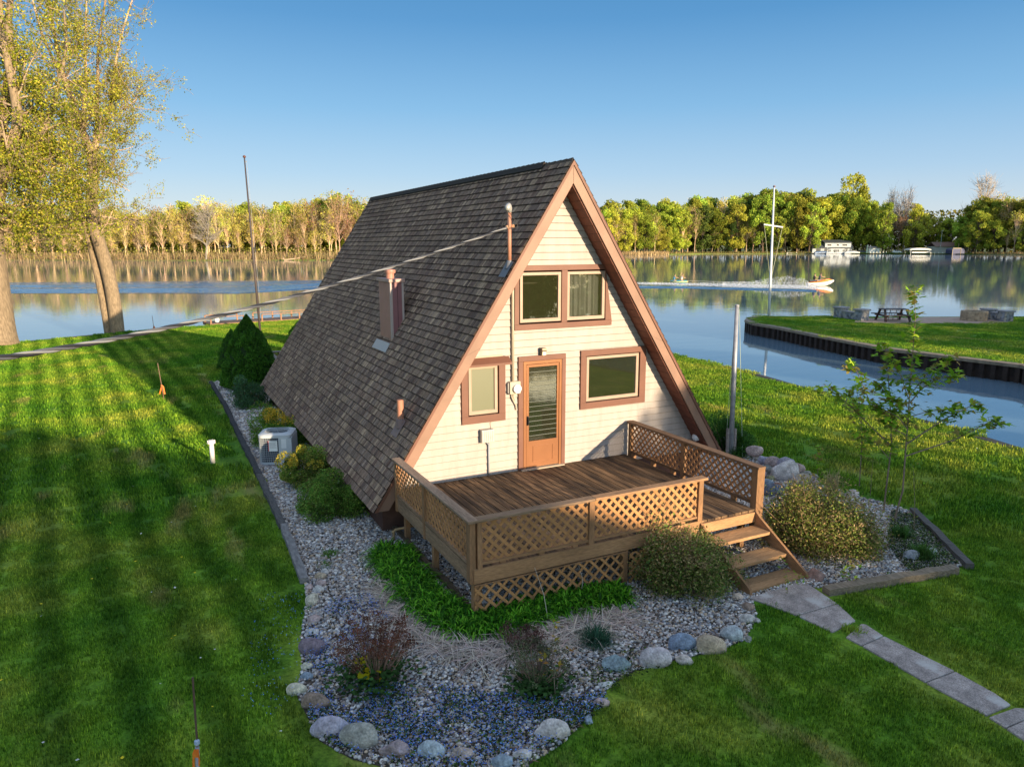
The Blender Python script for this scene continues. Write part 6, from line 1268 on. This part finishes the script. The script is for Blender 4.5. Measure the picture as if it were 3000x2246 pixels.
c = np.array(at(2103, 692, IZ)); k = K*depth(c)/CF; t = thing('fire_pit', 'round tan stone fire pit on the patio', 'fire pit', c); q = M(); r_ = 26*k
q.lathe([(r_, -.1), (r_*1.0, .5), (r_*.98, .62), (r_*.74, .62), (r_*.72, .15)], (0, 0, 0), 28); q.build('stone_ring', mat('tan stone', (.34, .25, .17), rough=.9, var=.4, vscale=6, bump=.8, bscale=7), t); q = M(); q.col = (.05, .045, .04); q.lathe([(r_*.7, .12), (r_*.7, .16)], (0, 0, 0), 20); q.build('ash_bed', PAINT, t)
c = np.array(at(1928, 693.5, IZ)); k = K*depth(c)/CF; t = thing('picnic_table', 'dark brown picnic table with metal frame on the patio', 'table', c, rz=CYAW-.03); w_ = 27*k; TB = (.06, .038, .035)
for nm, zz, y0, y1, ww in (('table_top', .80, -.38, .38, w_*1.0), ('bench', .46, -.98, -.68, w_*1.22), ('bench', .46, .68, .98, w_*1.22)):
    q = M(); q.col = TB; nb = 5 if nm == 'table_top' else 2
    for j in range(nb): q.box((-ww, y0+(y1-y0)*j/nb+.008, zz-.05), (ww, y0+(y1-y0)*(j+1)/nb-.008, zz))
    q.build(nm, PAINT, t)
for x in (-w_*.85, w_*.85):
    q = M(); q.col = TB
    q.bar((x, -.30, .78), (x*1.12, -.72, 0), .05, .14, (1, 0, 0)); q.bar((x, .30, .78), (x*1.12, .72, 0), .05, .14, (1, 0, 0)); q.bar((x*1.05, -.95, .38), (x*1.05, .95, .38), .05, .12); q.build('leg', PAINT, t)
q = M(); q.col = (.14, .10, .08); q.tube([(-w_*.5, -.2, .05), (-w_*.25, 0, .7), (0, .0, .1), (w_*.25, 0, .7), (w_*.5, .2, .05)], .02, 5); q.tube([(-w_*.5, .2, .05), (w_*.5, .2, .05)], .02, 5); q.build('frame', PAINT, t)
# ================================================================== jet ski, tube and their wake
SKIN = (.50, .28, .19)
def person(label, loc, rz, joints, edges, radii, hair, clothes, head):
    t = thing('person', label, 'person', loc, rz)
    me = bpy.data.meshes.new('body'); me.from_pydata(joints, edges, []); o = bpy.data.objects.new('body', me); COL.objects.link(o); o.parent = t
    o.modifiers.new('s', 'SKIN'); sv = me.skin_vertices[0].data
    for i, r_ in enumerate(radii): sv[i].radius = (r_, r_*.9)
    sv[0].use_root = True; sb_ = o.modifiers.new('u', 'SUBSURF'); sb_.levels = 1; sb_.render_levels = 1
    me.materials.append(mat('skin', SKIN, rough=.55))
    q = M(); hx, hy, hz = head; q.col = hair; q.lathe([(.03, .13), (.085, .10), (.108, .04), (.10, -.01), (.05, -.02)][::-1], (hx-.02, hy, hz+.02), 10); q.build('hair', PAINT, t, smooth=True)
    q = M(); q.col = clothes; p0, p1 = Vector(joints[0]), Vector(joints[2]); q.tube([p0+Vector((0, 0, -.02)), p0.lerp(p1, .45), p0.lerp(p1, .85), p1], [.17, .165, .185, .10], 10); q.build('life_vest', PAINT, t, smooth=True)
    return t
def rider(label, loc, rz, hair, clothes, lean=.1, reach=.5, kneel=False):
    J = [(0, 0, .12), (lean*.5, 0, .38), (lean, 0, .60), (lean+.03, 0, .70), (lean+.06, 0, .80), (lean+.07, 0, .90)]; E_ = [(0, 1), (1, 2), (2, 3), (3, 4), (4, 5)]; Rr = [.13, .12, .13, .055, .085, .07]
    for s_ in (-1, 1):
        n = len(J); J += [(lean, s_*.19, .58), (lean+reach*.45, s_*.25, .40), (lean+reach, s_*.2, .42), (lean+reach+.08, s_*.19, .42)]; E_ += [(2, n), (n, n+1), (n+1, n+2), (n+2, n+3)]; Rr += [.06, .045, .035, .03]
        n = len(J); J += [(.04, s_*.11, .08), (.42, s_*.24, .10), (.34, s_*.27, -.28), (.48, s_*.27, -.32)] if not kneel else [(.04, s_*.11, .05), (.38, s_*.15, -.02), (.05, s_*.15, -.06), (-.1, s_*.15, -.05)]; E_ += [(0, n), (n, n+1), (n+1, n+2), (n+2, n+3)]; Rr += [.09, .07, .05, .04]
    return person(label, loc, rz, J, E_, Rr, hair, clothes, (lean+.06, 0, .84))
c = np.array(at(1771, 617, WZ)); t = thing('jet_ski', 'orange and white jet ski speeding right across the lake', 'jet ski', c, rz=CYAW)
SKP = mat('ski gelcoat', attr=True, rough=.25, spec=.5)
def loft(secs, col, name, par, m_=None, cap=True):
    q = M(); q.col = col
    for a, b_ in zip(secs[:-1], secs[1:]):
        n = len(a)
        for j in range(n): q.face([a[j], b_[j], b_[(j+1) % n], a[(j+1) % n]])
    if cap: q.face(secs[0][::-1]); q.face(secs[-1])
    return q.build(name, m_ or SKP, par, smooth=False)
def sec(x, w_, z0, z1): return [(x, -w_*.55, z0), (x, -w_, z0+(z1-z0)*.5), (x, -w_*.85, z1), (x, w_*.85, z1), (x, w_, z0+(z1-z0)*.5), (x, w_*.55, z0)]
loft([sec(-1.75, .55, .0, .38), sec(-.6, .62, -.05, .42), (sec(.6, .6, .02, .55)), sec(1.3, .42, .22, .72), sec(1.85, .1, .58, .78)], (.75, .72, .70), 'hull', t)
loft([sec(-1.7, .5, .34, .46), sec(-.4, .5, .36, .58), sec(.5, .48, .44, .88), sec(1.1, .34, .58, .92), sec(1.7, .1, .66, .80)], (.80, .22, .03), 'deck_cowl', t)
loft([sec(-1.5, .22, .42, .74), sec(-.5, .22, .44, .84), sec(.15, .18, .5, .78)], (.035, .035, .04), 'seat', t)
q = M(); q.tube([(.50, -.38, 1.02), (.62, 0, 1.0), (.50, .38, 1.02)], .03, 6); q.tube([(.75, 0, .8), (.6, 0, 1.0)], .06, 6); q.build('handlebar', BLACK, t)
q = M(); q.col = (.03, .03, .035); q.prism([(-1.6, -.625, .22), (1.2, -.5, .40), (1.2, -.5, .32), (-1.6, -.62, .14)], (0, .02, 0)); q.build('side_stripe', SKP, t)
def on(t_c, x, y, z): return tuple(t_c+rt*[1, 1, 0]*x+np.array([-rt[1], rt[0], 0])*y+[0, 0, z])
rider('person steering the jet ski in a dark vest', on(c, -.15, 0, .76), CYAW, (.10, .06, .04), (.05, .06, .09), lean=.15, reach=.5)
rider('person seated behind the jet ski driver in a black vest', on(c, -.85, 0, .74), CYAW, (.07, .04, .03), (.02, .02, .025), lean=.05, reach=.38)
c2 = np.array(at(1466, 611, WZ)); t = thing('tow_tube', 'blue and yellow inflatable tow tube behind the jet ski', 'tube', c2, rz=CYAW)
q = M(); q.col = (.05, .35, .40); q.lathe([(.9, .0), (1.25, .08), (1.35, .22), (1.2, .36), (.8, .30), (.0, .22)], (0, 0, 0), 18); q.build('tube_body', PAINT, t, smooth=True); q = M(); q.col = (.75, .60, .12); q.lathe([(1.34, .17), (1.38, .22), (1.34, .27), (1.20, .28)], (0, 0, 0), 18); q.build('tube_band', PAINT, t)
rider('person kneeling on the left of the tow tube in a blue top', on(c2, -.75, 0, .36), CYAW, (.12, .08, .05), (.08, .22, .35), lean=.15, reach=.45, kneel=True); rider('person kneeling on the right of the tow tube in a white top', on(c2, .35, 0, .36), CYAW, (.25, .15, .08), (.65, .6, .55), lean=.2, reach=.4, kneel=True)
q = M(); q.col = (.7, .7, .65); q.tube([c2+rt*1.2+[0, 0, .3], (c2+c)/2+[0, 0, .25], c-rt*1.7+[0, 0, .45]], .02, 4); tag(q.build('tow_rope', PAINT, loc=tuple(c2)), 'tow rope stretched between the jet ski and the tube', 'rope')
FOAM = mat('white spray', (.85, .85, .86), rough=.9, transl=.5)
def env(px): return np.interp(px, [1370, 1480, 1560, 1620, 1650, 1700, 1735, 1752, 1765], [.10, .12, .30, .45, .75, 1.15, .9, .4, .1])
n = 9000; px = np.r_[rng.uniform(1560, 1762, int(n*.75)), rng.uniform(1375, 1565, n-int(n*.75))]; hh_ = rng.random(n)**2.3*env(px)*1.25; yy = np.interp(px, [1370, 1466, 1765], [612, 613.5, 621]); P = np.array([at(a, b_, WZ) for a, b_ in zip(px, yy+rng.normal(0, 1.1, n))]); P[:, 2] = WZ+hh_
V, F, C = leaves(P, .085, np.ones((n, 3))*.9); tag(npmesh('wake_spray', V, F, C, FOAM), 'white spray thrown up behind the jet ski and along its track', 'spray', kind='stuff')
def strip(name, pa, pb, m_, z, kind='stuff', label=None, amp=0, nx=220, nv=14, lam=1.0):
    vs = []; 
    for i in range(nx+1):
        u = i/nx; A_ = np.array([np.interp(u*(len(pa)-1), range(len(pa)), [p[k] for p in pa]) for k in (0, 1)]); B_ = np.array([np.interp(u*(len(pb)-1), range(len(pb)), [p[k] for p in pb]) for k in (0, 1)])
        for j in range(nv+1):
            v = j/nv; p = at(*(A_*(1-v)+B_*v), WZ); e = math.sin(math.pi*v)**.5; vs.append((p[0], p[1], z+amp*e*(.5+.5*math.cos(2*math.pi*lam*v+u*3))))
    F_ = [(i*(nv+1)+j, (i+1)*(nv+1)+j, (i+1)*(nv+1)+j+1, i*(nv+1)+j+1) for i in range(nx) for j in range(nv)]
    o = npmesh(name, np.array(vs), np.array(F_), None, m_, smooth=True); return tag(o, label, 'wake' if label else None, kind=kind)
def foam_mat():
    m = bpy.data.materials.new('foam sheet'); m.use_nodes = True; t = m.node_tree; p = t.nodes['Principled BSDF']; p.inputs['Base Color'].default_value = (.85, .85, .86, 1); p.inputs['Roughness'].default_value = .8
    n = node(t, 'ShaderNodeTexNoise'); n.inputs['Scale'].default_value = 2.2; n.inputs['Detail'].default_value = 8; r_ = node(t, 'ShaderNodeMapRange'); r_.inputs['From Min'].default_value = .47; r_.inputs['From Max'].default_value = .56; t.links.new(node(t, 'ShaderNodeNewGeometry').outputs['Position'], n.inputs['Vector']); t.links.new(n.outputs['Fac'], r_.inputs[0]); t.links.new(r_.outputs[0], p.inputs['Alpha']); return m
strip('wake_foam', [(1300, 610), (1466, 612), (1620, 615), (1770, 617)], [(1300, 614), (1466, 616), (1620, 622), (1765, 625)], foam_mat(), WZ+.05, label='white foam track on the water behind the jet ski', nx=60, nv=4)
DKW = water_material('ruffled water', 1.0, 1.3, (1, 2.2, 1), col=(.01, .045, .12))
strip('wake', [(-200, 611), (250, 609), (700, 605)], [(-200, 634), (250, 634), (520, 634), (700, 622)], DKW, WZ+.02, label='dark blue ruffled boat wake crossing the lake behind the left trees', amp=.34, lam=2.6, nv=26)
strip('wake', [(1370, 617), (1480, 618), (1760, 627)], [(1370, 622), (1480, 623), (1765, 631)], DKW, WZ+.02, label='dark ruffled water just below the white foam track', amp=.15, lam=1.4, nx=90, nv=10)
# ================================================================== unseen house and trees added out of frame to cast shade
UN, US = np.array([.961, .277]), np.array([-.277, .961])
def us(u, s_): p = UN*u+US*s_; return float(p[0]), float(p[1])
hx, hy = us(-6.5, -42); t = thing('shade_house', 'unseen gabled house behind the viewpoint, added to shade the left lawn', 'house', (hx, hy, GZ), rz=math.atan2(UN[1], UN[0]))
q = M(); q.col = (.45, .42, .36); q.box((-6.6, -7, 0), (6.6, 7, 5.6)); q.prism([(-6.6, -7, 5.6), (6.6, -7, 5.6), (0, -7, 8.7)], (0, 14, 0)); q.build('wall', PAINT, t)
q = M(); q.col = (.12, .09, .08); q.prism([(-7.2, -7.4, 5.35), (0, -7.4, 8.75), (0, -7.4, 8.95), (-7.3, -7.4, 5.5)], (0, 14.8, 0)); q.prism([(7.2, -7.4, 5.35), (0, -7.4, 8.75), (0, -7.4, 8.95), (7.3, -7.4, 5.5)], (0, 14.8, 0)); q.build('roof', PAINT, t)
for x in (-4, 0, 4):
    q = M(); q.col = (.04, .045, .05); q.box((x-.7, 7.0, 1.2), (x+.7, 7.05, 2.6)); q.build('window', PAINT, t)
SHT = [(2.1, 7.4, .16, 'full', -35), (2.9, 8.2, .2, 'full', -35), (3.7, 7.6, .2, 'full', -35)]
SHT += [(4.5+.8*j, (8.0, 8.5, 8.2)[j % 3], .36, ('full', 'dark')[j % 2], -34-.9*(j % 3)) for j in range(5)]+[(4.9+.8*j, 7.7, .34, 'dark', -37) for j in range(4)]
SHT += [(-1.6+.85*j, (5.3, 5.6, 5.1)[j % 3], .30, ('dark', 'full')[j % 2], -35-.8*(j % 3)) for j in range(7)]+[(4.6+1.1*j, (4.3, 4.6, 4.0)[j % 3], .3, 'dark', -33) for j in range(9)]
SHT += [(15.2, 5.5, .5, 'full', -36), (-15, 8.0, .5, 'full', -36), (-19, 9, .6, 'full', -38), (22, 12, 1.0, 'full', -60)]
SHT += [(30+2.6*j, (10.5, 11.5, 11)[j % 3], .75, ('dark', 'full')[j % 2], -30-1.5*(j % 2)) for j in range(13)]
for k, (u, h, w_, kd, s_) in enumerate(SHT):
    x, y = us(u, s_); place(kd, k+1, (x, y, GZ), h+.0, 'unseen tree out of frame, placed to cast shade', 'unseen shade trees out of frame', w=w_)
# ================================================================== grass
def patch(name, size, n, h, w_, seed):
    r_ = np.random.default_rng(seed); P = np.c_[r_.uniform(-size*.56, size*.56, (n, 2)), np.zeros(n)]; a = r_.uniform(0, 6.28, n); tl = r_.uniform(.03, .42, n)
    D_ = np.c_[np.cos(a)*tl, np.sin(a)*tl, np.ones(n)]; D_ /= np.linalg.norm(D_, axis=1)[:, None]; hh = h*r_.uniform(.45, 1.15, n)
    side = np.cross(D_, [0, 0, 1.0]); side /= np.linalg.norm(side, axis=1)[:, None]
    V = np.stack([P-side*w_/2, P+side*w_/2, P+D_*hh[:, None]+np.c_[np.cos(a), np.sin(a), np.zeros(n)]*hh[:, None]*.10], 1).reshape(-1, 3); F = np.arange(3*n).reshape(n, 3)
    me = bpy.data.meshes.new(name); me.from_pydata(V.tolist(), [], F.tolist()); me.materials.append(BLADE); return me
def grass(name, label, X, size, n, h, w_, z=GZ):
    cl_ = bpy.data.collections.new(name+' patches')
    for k in range(3): cl_.objects.link(bpy.data.objects.new('grass_patch', patch('grass_patch', size, n, h, w_, k+int(size*10))))
    me = bpy.data.meshes.new(name); me.from_pydata(np.c_[X, np.full(len(X), z)].tolist(), [], []); o = bpy.data.objects.new(name, me); COL.objects.link(o); tag(o, label, 'grass', kind='stuff')
    g = bpy.data.node_groups.new(name, 'GeometryNodeTree'); g.interface.new_socket('Geometry', in_out='INPUT', socket_type='NodeSocketGeometry'); g.interface.new_socket('Geometry', in_out='OUTPUT', socket_type='NodeSocketGeometry')
    a = g.nodes.new('NodeGroupInput'); b = g.nodes.new('NodeGroupOutput'); ci = g.nodes.new('GeometryNodeCollectionInfo'); ci.inputs['Collection'].default_value = cl_; ci.inputs['Separate Children'].default_value = True; ci.inputs['Reset Children'].default_value = True
    ip = g.nodes.new('GeometryNodeInstanceOnPoints'); ip.inputs['Pick Instance'].default_value = True; rv_ = g.nodes.new('FunctionNodeRandomValue'); rv_.data_type = 'FLOAT_VECTOR'; rv_.inputs[0].default_value = (0, 0, 0); rv_.inputs[1].default_value = (0, 0, 6.283)
    L = g.links.new; L(a.outputs[0], ip.inputs['Points']); L(ci.outputs[0], ip.inputs['Instance']); L(rv_.outputs[0], ip.inputs['Rotation']); L(ip.outputs[0], b.inputs[0])
    md = o.modifiers.new('g', 'NODES'); md.node_group = g; return o
def grid(lo, hi, st, keep):
    gx, gy = np.meshgrid(np.arange(lo[0], hi[0], st), np.arange(lo[1], hi[1], st)); X = np.c_[gx.ravel(), gy.ravel()]+rng.uniform(-.25, .25, (gx.size, 2))*st; k = keep(X)&cull(np.c_[X, np.full(len(X), GZ)]); return X[k]
bedA = np.array(bed); pathpoly = [tuple(at(*p)[:2]) for p in ((1624, 1296), (1722, 1258), (1790, 1296), (1846, 1340), (1870, 1350), (1935, 1388), (2050, 1452), (2190, 1528), (2330, 1600), (2270, 1640), (2135, 1553), (2003, 1484), (1890, 1418), (1822, 1380), (1798, 1368), (1722, 1332))]
def okl(X, m_=0.0):
    k = inpoly(X[:, 0], X[:, 1], lawn_poly)
    for dx, dy in ((0, 0), (m_, 0), (-m_, 0), (0, m_), (0, -m_)): k &= ~inpoly(X[:, 0]+dx, X[:, 1]+dy, bed) & ~inpoly(X[:, 0]+dx, X[:, 1]+dy, pathpoly)
    return k
dst = lambda X: np.linalg.norm(X-CP[:2], axis=1)
Xn = grid((-20, -13), (14, 6), .34, lambda X: okl(X, .12) & (dst(X) < 15)); grass('grass', 'short mown grass of the yard nearest the viewpoint', Xn, .34, 400, .06, .0105)
Xm = grid((-34, -13), (18, 45), .9, lambda X: okl(X, .42) & (dst(X) >= 14.7)); grass('grass', 'mown grass running from the yard down to the lake and canal', Xm, .9, 620, .10, .026)
def gi(lo, hi, st, keep):
    gx, gy = np.meshgrid(np.arange(lo[0], hi[0], st), np.arange(lo[1], hi[1], st)); X = np.c_[gx.ravel(), gy.ravel()]+rng.uniform(-.2, .2, (gx.size, 2)); return X[keep(X)]
pp_ = [tuple(p[:2]) for p in pt]; islI = np.array(isl); cc_ = islI.mean(0); isl_in = [tuple(cc_+(p-cc_)*(.985)) for p in islI]
Xi = gi(islI.min(0), islI.max(0), 1.0, lambda X: inpoly(X[:, 0], X[:, 1], isl_in) & ~inpoly(X[:, 0], X[:, 1], pp_)); Xi = Xi[cull(np.c_[Xi, np.full(len(Xi), -.6)])]
grass('grass', 'bright mown grass on the point across the canal', Xi, 1.0, 600, .07, .022, z=-.6)
print('grass', len(Xn), len(Xm), len(Xi))
